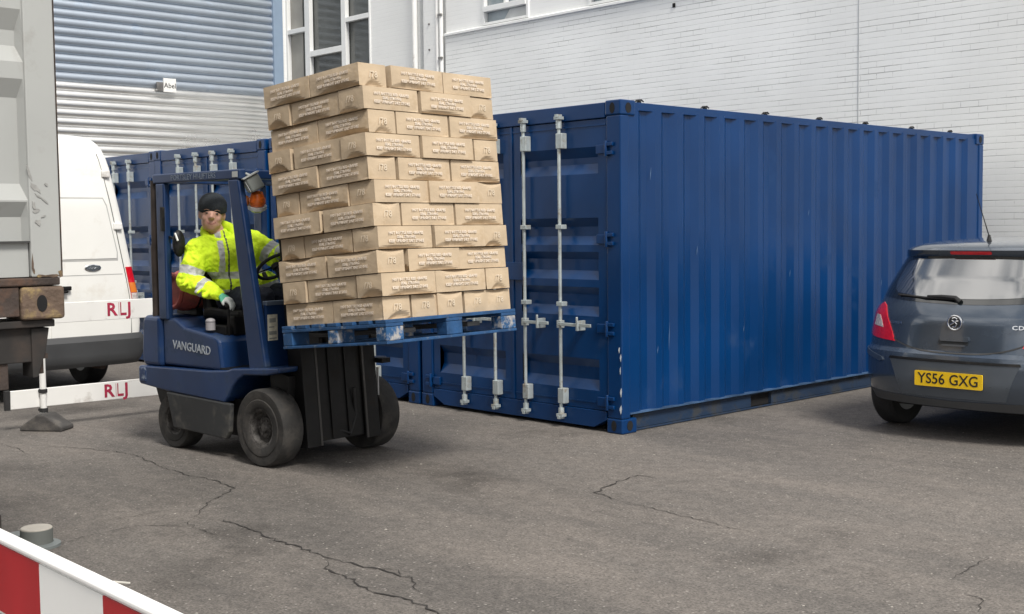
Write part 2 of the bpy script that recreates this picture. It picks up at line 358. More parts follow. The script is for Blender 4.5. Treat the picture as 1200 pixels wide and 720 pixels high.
def frame(o, x, y):      # matrix whose local X, Y axes are x, y and origin o
    x = Vector(x).normalized(); y = Vector(y).normalized(); z = x.cross(y).normalized(); y = z.cross(x)
    return Matrix(((x.x, y.x, z.x, o[0]), (x.y, y.y, z.y, o[1]), (x.z, y.z, z.z, o[2]), (0, 0, 0, 1)))
AY = Matrix.Rotation(R(90), 4, 'X')       # lathe axis Z -> -Y
def T(x, y, z): return Matrix.Translation((x, y, z))

# ------------------------------------------------------------------ ground
mb = MB(); mb.add([(-400, -400, 0), (400, -400, 0), (400, 400, 0), (-400, 400, 0)], [(0, 1, 2, 3)])
tag(mb.build('ground', GROUND), kind='structure')
def crack(pts, w0):
    rnd = random.Random(hash(str(pts)) % 1000 if False else int(abs(pts[0][0])*1000)); mb = MB(); P = []
    for i in range(len(pts)-1):
        a = Vector((*pts[i], 0)); b = Vector((*pts[i+1], 0)); n = max(2, int((b-a).length/.035))
        d = (b-a); pr = Vector((-d.y, d.x, 0)).normalized() if d.length else Vector((0, 1, 0))
        for k in range(n): P.append(a+d*(k/n)+pr*rnd.uniform(-.016, .016))
    P.append(Vector((*pts[-1], 0))); L_ = []; Rr = []
    for i, p in enumerate(P):
        d = (P[min(i+1, len(P)-1)]-P[max(i-1, 0)]); pr = Vector((-d.y, d.x, 0)).normalized()
        t = i/(len(P)-1); w = .70*w0*rnd.uniform(.25, 1.3)*min(1, 6*t+.15, 6*(1-t)+.15)
        L_.append(p+pr*w); Rr.append(p-pr*w)
    vs = [(*v.xy, .004) for v in L_]+[(*v.xy, .004) for v in Rr]; n = len(P)
    mb.add(vs, [(i, i+1, n+i+1, n+i) for i in range(n-1)])
    return mb
ck = MB()
for pts, w_ in (([(.07, -3.71), (.22, -3.64), (.51, -3.63), (.79, -3.67), (1.04, -3.67), (1.31, -3.69), (1.57, -3.65), (1.86, -3.62), (2.08, -3.73)], .0085),
                ([(1.32, -3.70), (1.45, -3.79), (1.7, -3.82), (1.92, -3.88), (2.07, -3.83), (2.35, -3.85), (2.7, -3.95)], .0085),
                ([(-2.93, -3.34), (-2.69, -3.24), (-2.31, -3.08), (-2.01, -3.04), (-1.47, -3.12), (-1.07, -3.14), (-.82, -3.1), (-.48, -3.14), (-.22, -3.47), (.06, -3.72)], .0065),
                ([(.24, -3.82), (.04, -3.98), (-.01, -4.08), (0, -4.18), (.05, -4.54)], .004),
                ([(.07, -3.72), (.13, -3.80), (.3, -3.84), (.52, -3.83)], .004), ([(1.6, -3.65), (1.72, -3.58), (1.8, -3.62)], .005),
                ([(-3.27, -3.53), (-2.94, -3.53), (-2.72, -3.56)], .005), ([(-.24, -4.05), (-.23, -3.9), (-.22, -3.77)], .003),
                ([(1.25, -1.09), (1.1, -1.11), (1.14, -1.34), (1.25, -1.68), (1.51, -1.75)], .0075), ([(1.51, -1.75), (1.95, -1.78), (2.33, -1.82), (2.6, -1.82)], .0045),
                ([(3.62, -1.46), (3.64, -1.75), (3.66, -1.92)], .004), ([(3.79, -2.07), (3.88, -2.1), (3.98, -2.29)], .004)):
    c_ = crack(pts, w_); ck.add(c_.v, c_.f)
tag(ck.build('ground_cracks', CRACK), kind='structure')
rnd = random.Random(3); gm = MB()
for i in range(1400):
    x, y = rnd.uniform(-4, 6), rnd.uniform(-6, 3); s = rnd.uniform(.0025, .0075)*(1.6 if rnd.random() < .06 else 1); a = rnd.uniform(0, 6)
    q = [(math.cos(a+k*1.57)*s*rnd.uniform(.6, 1.4), math.sin(a+k*1.57)*s*rnd.uniform(.6, 1.4)) for k in range(4)]
    gm.add([(x+p[0], y+p[1], .001) for p in q]+[(x, y, .001+s*.5)], [(0, 1, 4), (1, 2, 4), (2, 3, 4), (3, 0, 4)])
tag(gm.build('grit', PEB), 'pale grit scattered over the asphalt', 'grit', kind='stuff')

# ------------------------------------------------------------------ warehouse building
WY = 7.1; SX = -15.3
wh = tag(empty('warehouse_building', (SX, WY, 0)), 'white painted brick building with big roller shutter behind the containers', 'building')
def W(mb, name, m, par=wh, **k):
    mb.v = [(a-SX, b-WY, c) for a, b, c in mb.v]
    return mb.build(name, m, par, **k)
# side wall carrying the shutter (plane x = SX) and brick wall (plane y = WY)
W(MB().box(-10.31, 14, WY, WY+.3, 0, 5.02), 'brick_wall', BRICK)
# upper wall round window openings
up_ = MB()
wins = [(-9.33, -8.21), (-6.88, -5.76)]
xs = [-10.31, -9.33, -8.21, -6.88, -5.76, 14]
for i, (a, b) in enumerate(zip(xs[:-1], xs[1:])):
    if i in (1, 3): up_.box(a, b, WY+.02, WY+.3, 6.5, 9)
    else: up_.box(a, b, WY+.02, WY+.3, 5.05, 9)
W(up_, 'upper_wall', BRICKS)
W(MB().prism([(WY-.05, 4.995), (WY-.05, 5.03), (WY+.02, 5.06), (WY+.3, 5.06), (WY+.3, 5.02), (WY-.002, 5.02), (WY-.002, 4.995)], 0, -10.30, 14), 'ledge', WFR)
W(MB().box(-2.18, -2.165, WY-.004, WY, 0, 4.99), 'movement_joint', mat('joint', (.42, .44, .45), .8))
W(MB().box(-5.2, -5.16, WY-.02, WY-.001, 4.80, 4.86), 'wall_bracket', BLKM)
# pier, downpipes and the set of window bays to the left
W(MB().box(-12.46, -11.02, WY-.0, WY+.3, 0, 9), 'window_bay_wall', BRICKS)
W(MB().box(-11.02, -10.84, WY+.08, WY+.3, 0, 9), 'recess', BRICKS)
W(MB().box(-10.84, -10.50, WY-.06, WY+.3, 0, 9), 'pier', BRICKS, bevel=.01)
W(MB().box(-10.497, -10.31, WY+.06, WY+.3, 0, 9), 'recess', BRICKS)
for k, px in enumerate((-11.09, -10.46, -10.36)):
    W(MB().tube([(px, WY-.05, 0), (px, WY-.05, 9)], .035 if k else .05, 12), 'downpipe', WHITEP)
for z in (3.9, 4.35, 4.8, 5.25): W(MB().tube([(-10.67, WY-.062, z), (-10.67, WY-.08, z)], .018, 8), 'wall_bolt', STEEL)
for z in (3.95, 4.6, 5.35): W(MB().box(-10.40, -10.31, WY-.10, WY-.06, z, z+.04), 'pipe_clip', STEEL)
W(MB().box(-10.36, -10.25, WY-.035, WY-.001, 4.0, 4.12), 'wall_bracket', STEEL)
W(MB().box(SX, -12.46, WY+.02, WY+.3, 0, 3.2), 'window_bay_wall', BRICKS)
W(MB().box(SX, -12.46, WY+.02, WY+.3, 8.2, 9), 'window_bay_wall', BRICKS)
# tall window
wf = MB()
y0, y1 = WY-.02, WY+.07
for a, b in ((SX, SX+.06), (-14.62, -14.45), (-13.38, -13.24)): wf.box(a, b, y0, y1, 3.2, 8.2)
wf.box(-12.50, -12.46, y0, y1, 3.2, 8.2)
for a, b, zs in ((SX+.06, -14.62, (3.2, 5.62, 7.6)), (-14.45, -13.38, (3.2, 5.09, 7.2)), (-13.24, -12.50, (3.2, 5.62, 7.6))):
    for z in zs: wf.box(a, b, y0+.003, y1-.003, z, z+(.09 if b != -13.38 else .11))
tw = W(wf, 'window', WFR, bevel=.004)
def child(mb, name, m, par, **k):
    mb.v = [(a-SX, b-WY, c) for a, b, c in mb.v]; return mb.build(name, m, par, **k)
child(MB().box(SX+.02, -12.47, WY+.09, WY+.10, 3.2, 8.2), 'pane', DGL, tw)
child(MB().box(SX+.06, -14.82, WY+.074, WY+.086, 3.2, 8.2), 'blind', CONC, tw)
# small upper windows: frame, panes, net curtain behind
for a, b in wins:
    f = MB()
    f.box(a, a+.05, WY-.01, WY+.07, 5.06, 6.5); f.box(b-.05, b, WY-.01, WY+.07, 5.06, 6.5); f.box(a+.05, b-.05, WY-.01, WY+.07, 5.06, 5.10); f.box(a+.05, b-.05, WY-.01, WY+.07, 6.44, 6.5)
    f.box(a+.05, b-.05, WY-.03, WY+.06, 5.28, 5.37); f.box((a+b)/2-.03, (a+b)/2+.03, WY-.006, WY+.06, 5.37, 6.44)
    fo = W(f, 'window', WFR, bevel=.003)
    child(MB().box(a+.04, b-.04, WY+.075, WY+.085, 5.08, 6.48), 'pane', mat('pane_grey', (.26, .30, .32), .08, spec=.8, var=.25, vscale=3, coat=.5), fo)
    child(MB().prism([(a+.45, 5.101), (b-.1, 5.101), (b-.1, 5.27), (a+.6, 5.27)], 1, WY+.071, WY+.074), 'net_curtain', CURT, fo)
# shutter wall (x = SX), corrugated door between y = -5 and y = 6.75
W(MB().box(SX-.3, SX, 6.98, WY+.3, 0, 9), 'side_wall', BRICKS)
W(MB().box(SX-.3, SX, -14, -3, 0, 9), 'side_wall', BRICKS)
def corr(z0, z1, m, name):
    mb = MB(); P = .161; prof = []
    z = z0; n = 16
    cnt = int(round((z1-z0)/P))
    for c in range(cnt):
        for k in range(n):
            t = k/n
            x = .055*(abs(math.sin(math.pi*t))**.62)
            prof.append((SX-.05+x, z0+(c+t)*P))
    prof.append((SX-.05, z0+cnt*P))
    vs = [(x, y, zz) for y in (-3.0, 6.76) for x, zz in prof]; n2 = len(prof)
    mb.add(vs, [(i, i+1, n2+i+1, n2+i) for i in range(n2-1)], 0, True)
    return W(mb, name, m), z0+cnt*P
sh1, ztop = corr(.0, 4.35, SHW, 'roller_shutter')
sh2, _ = corr(ztop, 8.9, SHB, 'roller_shutter')
W(MB().box(SX-.28, SX-.06, -3.0, 6.76, .02, 8.98), 'shutter_backing', BLKM)
W(MB().box(SX-.05, SX+.05, 6.76, 6.98, 0, 9), 'shutter_frame', SHF, bevel=.005)
W(MB().box(SX-.3, SX+.06, -14, WY+.3, 9.02, 9.4), 'parapet', WFR); W(MB().box(SX+.08, 14, WY-.06, WY+.3, 9.02, 9.4), 'parapet', WFR)
W(MB().box(SX-.3, SX-.28, -3, WY, 0, 9), 'back_lining', CONC)
# small door sign
sg = tag(empty('door_sign', (SX+.06, 4.40, 4.40)), 'small white square name sign fixed high on the shutter', 'sign')
MB().box(0, .03, -.13, .13, -.13, .13).build('sign_board', WHITEP, sg, bevel=.004)
MB().box(-.03, .02, -.26, -.135, -.11, .05).build('sign_bracket', STEEL, sg)
place(text_mesh('Abel', .135, .001), 'lettering', PLTXT, sg, frame((.033, 0, -.01), (0, 1, 0), (0, 0, 1)))

# ------------------------------------------------------------------ blue containers
CL, CW, CH = 6.058, 2.438, 2.591
def casting(mb, cx, cy, cz, dx, dy, dz):
    # corner casting with oval holes punched as dark recess
    mb.box(min(cx, cx+dx*.162), max(cx, cx+dx*.162), min(cy, cy+dy*.178), max(cy, cy+dy*.178), min(cz, cz+dz*.118), max(cz, cz+dz*.118))
def oval(cx, cz, a, b, n=20): return [(cx+a*math.cos(2*math.pi*k/n), cz+b*math.sin(2*math.pi*k/n)) for k in range(n)]
HOLE = mat('casting_hole', (.006, .006, .007), .9)
def make_container(bm_blue=BLUE, bm_door=BLUED):
    root = empty('shipping_container')
    e = .004
    # castings (origin at door-end right corner; x negative, y positive)
    for xx, dx in ((e, -1), (-CW-e, 1)):
        for yy, dy in ((-e, 1), (CL+e, -1)):
            for zz, dz in ((0, 1), (CH, -1)):
                m = MB(); casting(m, xx, yy, zz, dx, dy, dz); c = m.build('corner_casting', bm_blue, root, bevel=.012)
                h = MB()
                zc = zz+dz*.062
                s0, s1 = (yy-.0025, yy-.0005) if dy > 0 else (yy+.0005, yy+.0025)
                h.prism(oval(xx+dx*.085, zc, .026, .042), 1, s0, s1); h.build('casting_hole', HOLE, c); h = MB()
                t0, t1 = (xx+.0005, xx+.0025) if dx < 0 else (xx-.0025, xx-.0005)
                h.prism(oval(yy+dy*.09, zc, .034, .040), 0, t0, t1)
                h.build('casting_hole', HOLE, c)
    # corner posts
    for x0, x1 in ((-.150, 0), (-CW, -CW+.150)):
        MB().box(x0, x1, 0, .10, .118, CH-.118).build('corner_post', bm_blue, root, bevel=.01)
        MB().box(x0+.06, x1, CL-.10, CL, .118, CH-.118).build('corner_post', bm_blue, root, bevel=.01)
    # top/bottom frames
    MB().box(-CW+.162, -.162, .0, .08, CH-.13, CH-.012).build('door_header', bm_blue, root, bevel=.006)
    MB().prism([(-CW+.30, .035), (-CW+.30, .03), (-.30, .03), (-.162, .10), (-.162, .165), (-CW+.162, .165), (-CW+.162, .10)], 1, .0, .10).build('door_sill', bm_blue, root, bevel=.004)
    for s in (0, 1):
        xa, xb = (-.09, -.045) if s == 0 else (-CW+.045, -CW+.09)
        MB().box(xa+.0, xb+.025 if s == 0 else xb, .10, CL-.10, CH-.075, CH-.012).build('top_rail', bm_blue, root, bevel=.004)
        mbr = MB()
        x_in, x_out = ((-.11, -.045) if s == 0 else (-CW+.045, -CW+.11))
        segs = [(.178, 1.76), (2.07, 3.95), (4.26, CL-.178)]
        for a, b in segs: mbr.box(x_in, x_out, a, b, .022, .155)
        mbr.box(x_in, x_out, 1.76, 2.07, .125, .155); mbr.box(x_in, x_out, 3.95, 4.26, .125, .155)
        bf = (x_out-.001, x_out+.010) if s == 0 else (x_in-.010, x_in+.001)
        mbr.box(bf[0], bf[1], .178, CL-.178, .005, .021)
        mbr.build('bottom_rail', RAILD, root, bevel=.003)
        pk = MB()
        for a, b in ((1.77, 2.06), (3.96, 4.25)): pk.box(x_in+.03, x_in+.04, a, b, .02, .125) if s == 0 else pk.box(x_out-.04, x_out-.03, a, b, .02, .125)
        pk.build('fork_pocket', HOLE, root)
        # corrugated side
        mbc = MB(); prof = []; P = .278; y = .10; first = True
        xo = -.012 if s == 0 else -CW+.012; dirn = -1 if s == 0 else 1
        prof.append((xo, .10)); y = .22
        while y+P < CL-.12:
            prof += [(xo, y), (xo+dirn*.036, y+.068), (xo+dirn*.036, y+.138), (xo, y+.206)]; y += P
        prof.append((xo, CL-.10))
        z0, z1 = .155, CH-.06; n = len(prof)
        mbc.add([(a, b, z) for z in (z0, z1) for a, b in prof], [(i, i+1, n+i+1, n+i) for i in range(n-1)])
        mbc.build('side_wall', bm_blue, root)
        if s == 0: MB().box(-.045, -.002, .10, CL-.10, .148, .160).build('side_lip', mat('worn_blue_edge', (.04, .085, .17), .5, var=.4, vscale=5), root)
    # roof, floor, back end
    MB().box(-CW+.05, -.05, .05, CL-.05, CH-.05, CH-.03).build('roof', bm_blue, root)
    mbk = MB(); prof = []; x = -CW+.09
    while x+.278 < -.09:
        prof += [(x, CL-.02), (x+.068, CL-.056), (x+.138, CL-.056), (x+.206, CL-.02)]; x += .278
    prof.append((-.09, CL-.02)); n = len(prof)
    mbk.add([(a, b, z) for z in (.12, CH-.06) for a, b in prof], [(i, i+1, n+i+1, n+i) for i in range(n-1)]); mbk.build('end_wall', bm_blue, root)
    MB().box(-CW+.11, -.11, .10, CL-.05, .12, .15).build('floor', RAILD, root)
    # doors: right leaf x in (-1.205,-.155), left leaf (-2.283,-1.225)
    zt = [(2.36, 2.20, 2.11, 2.035)]
    rec = [(2.245, 2.165, 2.115, 2.035), (1.69, 1.62, 1.545, 1.475), (1.42, 1.36, 1.27, 1.20), (1.14, 1.08, .985, .91), (.57, .50, .40, .32)]
    def leaf(x0, x1, sgn):
        yf, yr = .014, .058       # outer and recessed plane
        f = 'door'
        m = MB()
        # outer frame of leaf
        px0, px1 = x0+.09, x1-.09
        m.box(x0, px0, yf, .075, .17, 2.455); m.box(px1, x1, yf, .075, .17, 2.455)
        zs = [(2.455, yf)]
        for a, b, c, d in rec: zs += [(a, yf), (b, yr), (c, yr), (d, yf)]
        zs.append((.17, yf))
        for (za, ya), (zb, yb) in zip(zs[:-1], zs[1:]):
            m.add([(px0, ya, za), (px1, ya, za), (px1, yb, zb), (px0, yb, zb)], [(0, 1, 2, 3)])
        for a, b, c, d in rec:
            for xx in (px0, px1): m.add([(xx, yf, a), (xx, yr, b), (xx, yr, c), (xx, yf, d)], [(0, 1, 2, 3)])
        m.box(x0+.005, x1-.005, .07, .08, .18, 2.45)
        d = m.build('door', bm_door, root)
        g = MB()
        g.box(x0+.004, x1-.004, .008, .0135, 2.405, 2.418); g.build('door_trim', bm_door, d); g = MB(); g.box(x0+.004, x1-.004, .008, .0135, .222, .232)
        g.build('door_trim', bm_door, d)
        return d
    d1 = leaf(-1.208, -.158, 1); d2 = leaf(-2.280, -1.236, -1)
    MB().box(-1.235, -1.209, .004, .06, .17, 2.455).build('door_gasket', bm_door, root)
    MB().box(-1.34, -1.08, -.012, .012, 1.18, 1.33).build('lock_plate', bm_door, root, bevel=.004)
    hinge = MB()
    for x, d in ((-.155, 1), (-CW+.155, -1)):
        for z in (2.22, 1.52, .82, .24):
            h = MB()
            h.box(min(x, x-d*.10), max(x, x-d*.10), -.006, .013, z-.035, z+.035)
            h.box(min(x+d*.003, x+d*.085), max(x+d*.003, x+d*.085), -.022, -.001, z-.048, z-.02); h.box(min(x+d*.003, x+d*.085), max(x+d*.003, x+d*.085), -.022, -.001, z+.02, z+.048)
            h.tube([(x+d*.015, -.016, z-.06), (x+d*.015, -.016, z+.06)], .013, 8)
            h.build('hinge', bm_blue, root, bevel=.003)
    # locking bars
    for i, x in enumerate((-.625, -1.035, -1.405, -1.81)):
        y = -.034
        m = MB().tube([(x, y, .10), (x, y, 2.50)], .0140, 10)
        bar = m.build('locking_bar', GALV, root)
        c = MB()
        for zt_, s in ((2.46, 1), (.125, -1)):
            c.tube([(x, y, zt_-.055), (x, y, zt_+.03)], .024, 10)
            c.box(x-.028, x+.034, y-.03, y+.024, zt_+s*.028-.012, zt_+s*.028+.012)
            c.box(x-.012, x+.014, y-.036, y+.024, zt_+s*.045-.012, zt_+s*.045+.012)
        c.build('cam_keeper', GALV, bar)
        for z in (2.305, .255): MB().box(x-.022, x+.045, y-.018, .012, z-.062, z+.062).build('bar_guide', GALV, bar, bevel=.006)
        for z in (1.0, 1.62): MB().box(x-.03, x+.035, y-.018, .012, z-.018, z+.018).build('bar_bracket', GALV, bar, bevel=.004)
        hd = MB()
        sgn = 1 if i < 2 else -1
        zh = .84+(.0 if i % 2 == 0 else .0)
        L_ = .36 if i % 2 == 0 else .30
        xa, xb = sorted((x, x+sgn*L_)); hd.box(xa, xb, y-.036, y-.024, zh-.013, zh+.013)
        hd.box(x-.022, x+.026, y-.024, y+.02, zh-.034, zh+.028)
        hx = x+sgn*L_*.62
        hd.box(hx-.010, hx+.010, y-.05, .012, zh-.045, zh+.035); hd.tube([(hx, y-.045, zh+.03), (hx, y-.045, zh+.065)], .010, 8)
        hd.build('door_handle', GALV, bar, bevel=.003)
    return root
c1 = make_container()
tag(c1, 'blue shipping container nearest the camera, long corrugated side towards the grey car', 'container', 'blue shipping containers in a row')
c2 = copy_tree(c1); c2.location = (-2.482, 0.0, 0)
tag(c2, 'blue shipping container mostly hidden behind the tall carton stack', 'container')
c3 = copy_tree(c1); c3.location = (-4.97, -.02, 0)
tag(c3, 'blue shipping container behind the driver, its locking bars above the overhead guard', 'container')
c4 = copy_tree(c1); c4.location = (-7.455, .01, 0)
tag(c4, 'blue shipping container furthest left in the row, between white van and forklift', 'container')
# chips and scratches, lashing hooks only on the near one
mk = MB()
for x, z, wd, h in ((-.004, .60, .012, .05), (-.002, .33, .014, .06), (-.004, .195, .018, .06), (-.02, .66, .01, .04), (-.01, .50, .008, .05)):
    mk.prism([(x-wd, z), (x-wd*.2, z-h*.6), (x+wd*.3, z+h*.1), (x, z+h*.6), (x-wd*.7, z+h*.3)], 1, -.0062, -.0048)
mk.build('paint_chip', mat('bare_metal_chip', (.62, .66, .70), .5), c1)
mk = MB()
for y, z, h in ((.585, .62, .22), (.44, .60, .06), (.95, 1.38, .07), (2.6, 1.7, .05), (3.9, 1.0, .06), (.36, 1.98, .10), (1.6, .7, .05), (2.3, 1.15, .06)):
    mk.prism([(y, z), (y+.006, z+h*.4), (y+.012, z+h), (y+.002, z+h*.5)], 0, -.010, -.0085)
mk.build('scratch', mat('scratch_pale', (.12, .19, .30), .6), c1)
for y in (.27, 1.106, 1.972, 2.829, 3.644, 4.543, 5.367):
    h = MB(); h.tube([(-.05, y-.05, CH-.012), (-.045, y-.03, CH+.008), (-.045, y+.03, CH+.014), (-.05, y+.06, CH+.002)], .006, 6)
    h.box(-.06, -.03, y-.012, y+.012, CH-.02, CH+.004); h.build('lashing_hook', BLKM, c1)

# ------------------------------------------------------------------ grey container on a trailer (left foreground)
gx, gy = 1.62, -5.105
gc = tag(empty('grey_container', (gx, gy, 1.285)), 'scraped pale grey freight container end high on a trailer at left edge', 'container')
def G(mb, name, m, par=None, **k):
    mb.v = [(a-gx, b-gy, c-1.285) for a, b, c in mb.v]; return mb.build(name, m, par or gc, **k)
Wg, Lg, Hg = 2.438, 6.058, 2.591
prof = [(3.80, 0), (3.70, 0), (3.64, -.03), (3.58, -.03), (3.52, 0), (3.30, 0), (3.24, -.03), (3.19, -.03), (3.13, 0), (2.92, 0), (2.85, -.03), (2.79, -.03), (2.73, 0), (2.454, 0), (2.378, -.035), (2.32, -.035), (2.258, 0), (2.195, 0), (2.126, -.035), (1.803, -.035), (1.74, 0), (1.734, 0), (1.677, -.035), (1.579, -.035)]
m = MB(); ya, yb = gy-Wg+.115, gy-.125; n = len(prof)
ybi = yb-.012
m.add([(gx-.012+dx, yy, z) for yy in (ya, ) for z, dx in prof]+[(gx-.012+dx, yb if dx == 0 else ybi, z) for z, dx in prof], [(i, i+1, n+i+1, n+i) for i in range(n-1)])
m.add([(gx-.012+dx, yb if dx == 0 else ybi, z) for z, dx in prof]+[(gx-.012, yb+.004, z) for z, dx in prof], [(i, i+1, n+i+1, n+i) for i in range(n-1)])
G(m, 'door_panel', GREYC)
G(MB().box(gx-.06, gx-.001, gy-.121, gy-.004, 1.448, 3.76), 'corner_post', GREYC, bevel=.006)
G(MB().box(gx-.06, gx-.001, gy-Wg+.004, gy-Wg+.115, 1.448, 3.76), 'corner_post', GREYC, bevel=.006)
G(MB().box(gx-.06, gx-.018, ya, yb, 1.45, 1.579), 'door_foot', GREYC)
G(MB().box(gx-.03, gx+.004, ya, yb-.0, 1.579, 1.586), 'drip_edge', SEAM)
G(MB().box(gx-Lg, gx-.002, gy-.003, gy, 1.448, 3.82), 'side_edge', RUSTD)
m = MB(); prof2 = []; xx = gx-.15
while xx > gx-Lg+.3: prof2 += [(xx, gy-.003), (xx-.068, gy-.038), (xx-.138, gy-.038), (xx-.206, gy-.003)]; xx -= .278
G(MB().box(gx-Lg, gx-.07, gy-Wg+.002, gy-.004, 1.42, 3.84), 'side_wall', GREYC)
G(MB().box(gx-.10, gx, gy-Wg+.17, gy-.17, 3.78, 3.87), 'door_header', GREYC)
for (y0, y1) in ((gy-.166, gy+.004), (gy-Wg-.004, gy-Wg+.166)):
    for z0, z1 in ((1.285, 1.412), (3.76, 3.88)):
        c = G(MB().box(gx-.176, gx+.004, y0, y1, z0, z1), 'corner_casting', RUST, bevel=.014, seg=3)
        yc = y0+.078 if y0 > gy-1 else y1-.078
        G(MB().prism(oval(yc, (z0+z1)/2-.001, .020, .032, 24), 0, gx+.0045, gx+.0065), 'casting_hole', HOLE, c)
G(MB().box(gx-.09, gx-.006, gy-Wg+.17, gy-.170, 1.30, 1.412), 'door_sill', RUSTD, bevel=.004)
G(MB().box(gx-.08, gx+.002, gy-Wg+.01, gy-.012, 1.415, 1.446), 'rust_seam', RUSTD, bevel=.006)
# scrapes and rust drips
m = MB(); rnd = random.Random(11)
def blob(cx, cz, a, b, rot=0, n=9):
    return [(cx+(a*math.cos(t)*math.cos(rot)-b*math.sin(t)*math.sin(rot))*q, cz+(a*math.cos(t)*math.sin(rot)+b*math.sin(t)*math.cos(rot))*q) for t, q in [(2*math.pi*k/n, rnd.uniform(.55, 1.2)) for k in range(n)]]
for i, (cy, cz, a, b, r_) in enumerate(((-5.222, 1.84, .006, .035, .3), (-5.205, 1.79, .010, .030, .7), (-5.190, 1.755, .022, .006, -.6), (-5.20, 1.70, .016, .008, .3), (-5.17, 1.74, .018, .004, -.7), (-5.195, 1.655, .012, .012, .2), (-5.16, 1.80, .006, .008, 0), (-5.175, 1.68, .010, .005, .4), (-5.21, 1.72, .007, .02, .1))):
    m.prism(blob(cy, cz, a, b, r_), 0, gx-.0005, gx+.0006+i*.0003)
G(m, 'scrape', SCRAPE)
m = MB()
for i, (cy, cz, a, b) in enumerate(((-5.222, 1.50, .004, .035), (-5.218, 1.47, .006, .012), (-5.19, 1.452, .02, .006), (-5.15, 1.452, .025, .007), (-5.115, 1.46, .008, .02))): m.prism(blob(cy, cz, a, b), 0, gx-.0005, gx+.0008+i*.0003)
G(m, 'rust_streak', RUST)

tr = tag(empty('trailer_chassis', (gx, gy, 0)), 'dark dirty skeletal trailer chassis carrying the grey container', 'trailer')
def Tm(mb, name, m, **k):
    mb.v = [(a-gx, b-gy, c) for a, b, c in mb.v]; return mb.build(name, m, tr, **k)
Tm(MB().box(gx-.22, gx-.02, gy-Wg+.02, gy-.03, 1.255, 1.283).box(gx-.20, gx-.05, gy-Wg+.1, gy-.09, 1.12, 1.255), 'bolster', CHAS, bevel=.004)
Tm(MB().prism([(gy-.115, 1.25), (gy-.045, 1.25), (gy-.060, 1.16), (gy-.095, 1.06), (gy-.115, 1.06)], 0, gx-.14, gx-.04), 'twist_lock_bracket', CHAS, bevel=.003)
Tm(MB().tube([(gx-.09, gy-.075, 1.07), (gx-.09, gy-.075, 1.14)], .022, 10).box(gx-.12, gx-.05, gy-.10, gy-.05, 1.13, 1.15), 'twist_lock', RUSTD)
for yy in (gy-Wg/2-.5, gy-Wg/2+.38):
    Tm(MB().box(gx-7, gx-.1, yy, yy+.13, .92, 1.26), 'chassis_beam', CHAS, bevel=.006)
Tm(MB().box(gx-.16, gx-.06, gy-Wg+.10, gy-.20, 1.02, 1.12), 'rear_crossmember', RUSTD, bevel=.004)
Tm(MB().box(gx-.18, gx-.10, gy-Wg+.06, gy-.23, .42, .54), 'underrun_bar', CHAS, bevel=.01)
for yy in (gy-Wg+.3, gy-.42): Tm(MB().box(gx-.24, gx-.16, yy, yy+.09, .50, 1.02), 'underrun_bracket', CHAS)
for xx in (gx-2.6, gx-3.8):
    for s, yc in ((1, gy-.36), (-1, gy-Wg+.36)):
        wl = MB().lathe([(.0, -.14), (.26, -.14), (.28, -.15), (.46, -.15), (.50, -.11), (.50, .11), (.46, .15), (.28, .15), (.26, .10), (0, .10)], 32, M=T(xx, yc, .5) @ AY)
        Tm(wl, 'wheel', BLACK)
    Tm(MB().tube([(xx, gy-.4, .5), (xx, gy-Wg+.4, .5)], .06, 10), 'axle', CHAS)

# ------------------------------------------------------------------ white and red barriers
def stand(root, x, y, h, base):
    o = MB().lathe([(0, h), (.022, h), (.022, .06), (0, .06)], 14, M=T(x, y, 0)).build('post', WHITEP, root)
b1 = tag(empty('plank_barrier', (-3.75, -3.0, 0)), 'white two-plank barrier with red stencilled letters in front of the van', 'barrier')
def B(mb, name, m, **k):
    mb.v = [(a+3.75, b+3.0, c) for a, b, c in mb.v]; return mb.build(name, m, b1, **k)
B(MB().prism([(-3.26, .185), (-.95, .165), (-.95, .33), (-3.255, .335)], 0, -3.765, -3.735), 'plank', WHITEP, bevel=.004)
B(MB().prism([(-3.26, .868), (-1.99, .868), (-1.975, 1.035), (-3.26, 1.035)], 0, -3.765, -3.735), 'plank', WHITEP, bevel=.004)
B(MB().box(-3.77, -3.728, -3.30, -3.262, .18, .34), 'end_cap', BLACK)
px_, py_ = -3.705, -3.0
B(MB().tube([(px_, py_, .10), (px_, py_, 1.06)], .026, 14), 'post', WHITEP)
for zc in (.16, .318): B(MB().tube([(px_, py_, zc-.016), (px_, py_, zc+.016)], .034, 14).box(px_-.04, px_, py_-.03, py_+.03, zc-.01, zc+.01), 'clamp', BLACK)
for zc in (.885, 1.015): B(MB().tube([(px_, py_, zc-.015), (px_, py_, zc+.015)], .034, 14), 'clamp', BLACK)
bp_ = MB()
bz = [(.30, .0), (.30, .035), (.05, .13), (-.05, .13), (-.30, .035), (-.30, 0)]
M_ = T(px_+.05, py_+.0, 0) @ Matrix.Rotation(R(38), 4, 'Z')
bp_.prism([(a*.62, z*1.05) for a, z in bz], 1, -.10, .10, M=M_)
B(bp_, 'base', mat('recycled_rubber', (.06, .057, .055), .85, var=.3, vscale=9, dirt=(.12, .11, .10), dirt_amt=.3, dirt_scale=8, bump=.4, bscale=70), bevel=.012)
rlj = text_mesh('RLJ', .155, .0008, bold=.004, spacing=1.12)
for z, yc in ((.952, -2.30), (.252, -2.35)):
    o = place(rlj, 'stencil_lettering', STENC, b1, frame((.0165, yc+3.0, z), (0, 1, 0), (0, 0, 1)))
    for dy in (-.125, .0, .12): MB().box(.0172, .0176, yc+3.0+dy, yc+3.0+dy+.010, z-.07, z+.07).build('stencil_bridge', WHITEP, b1)
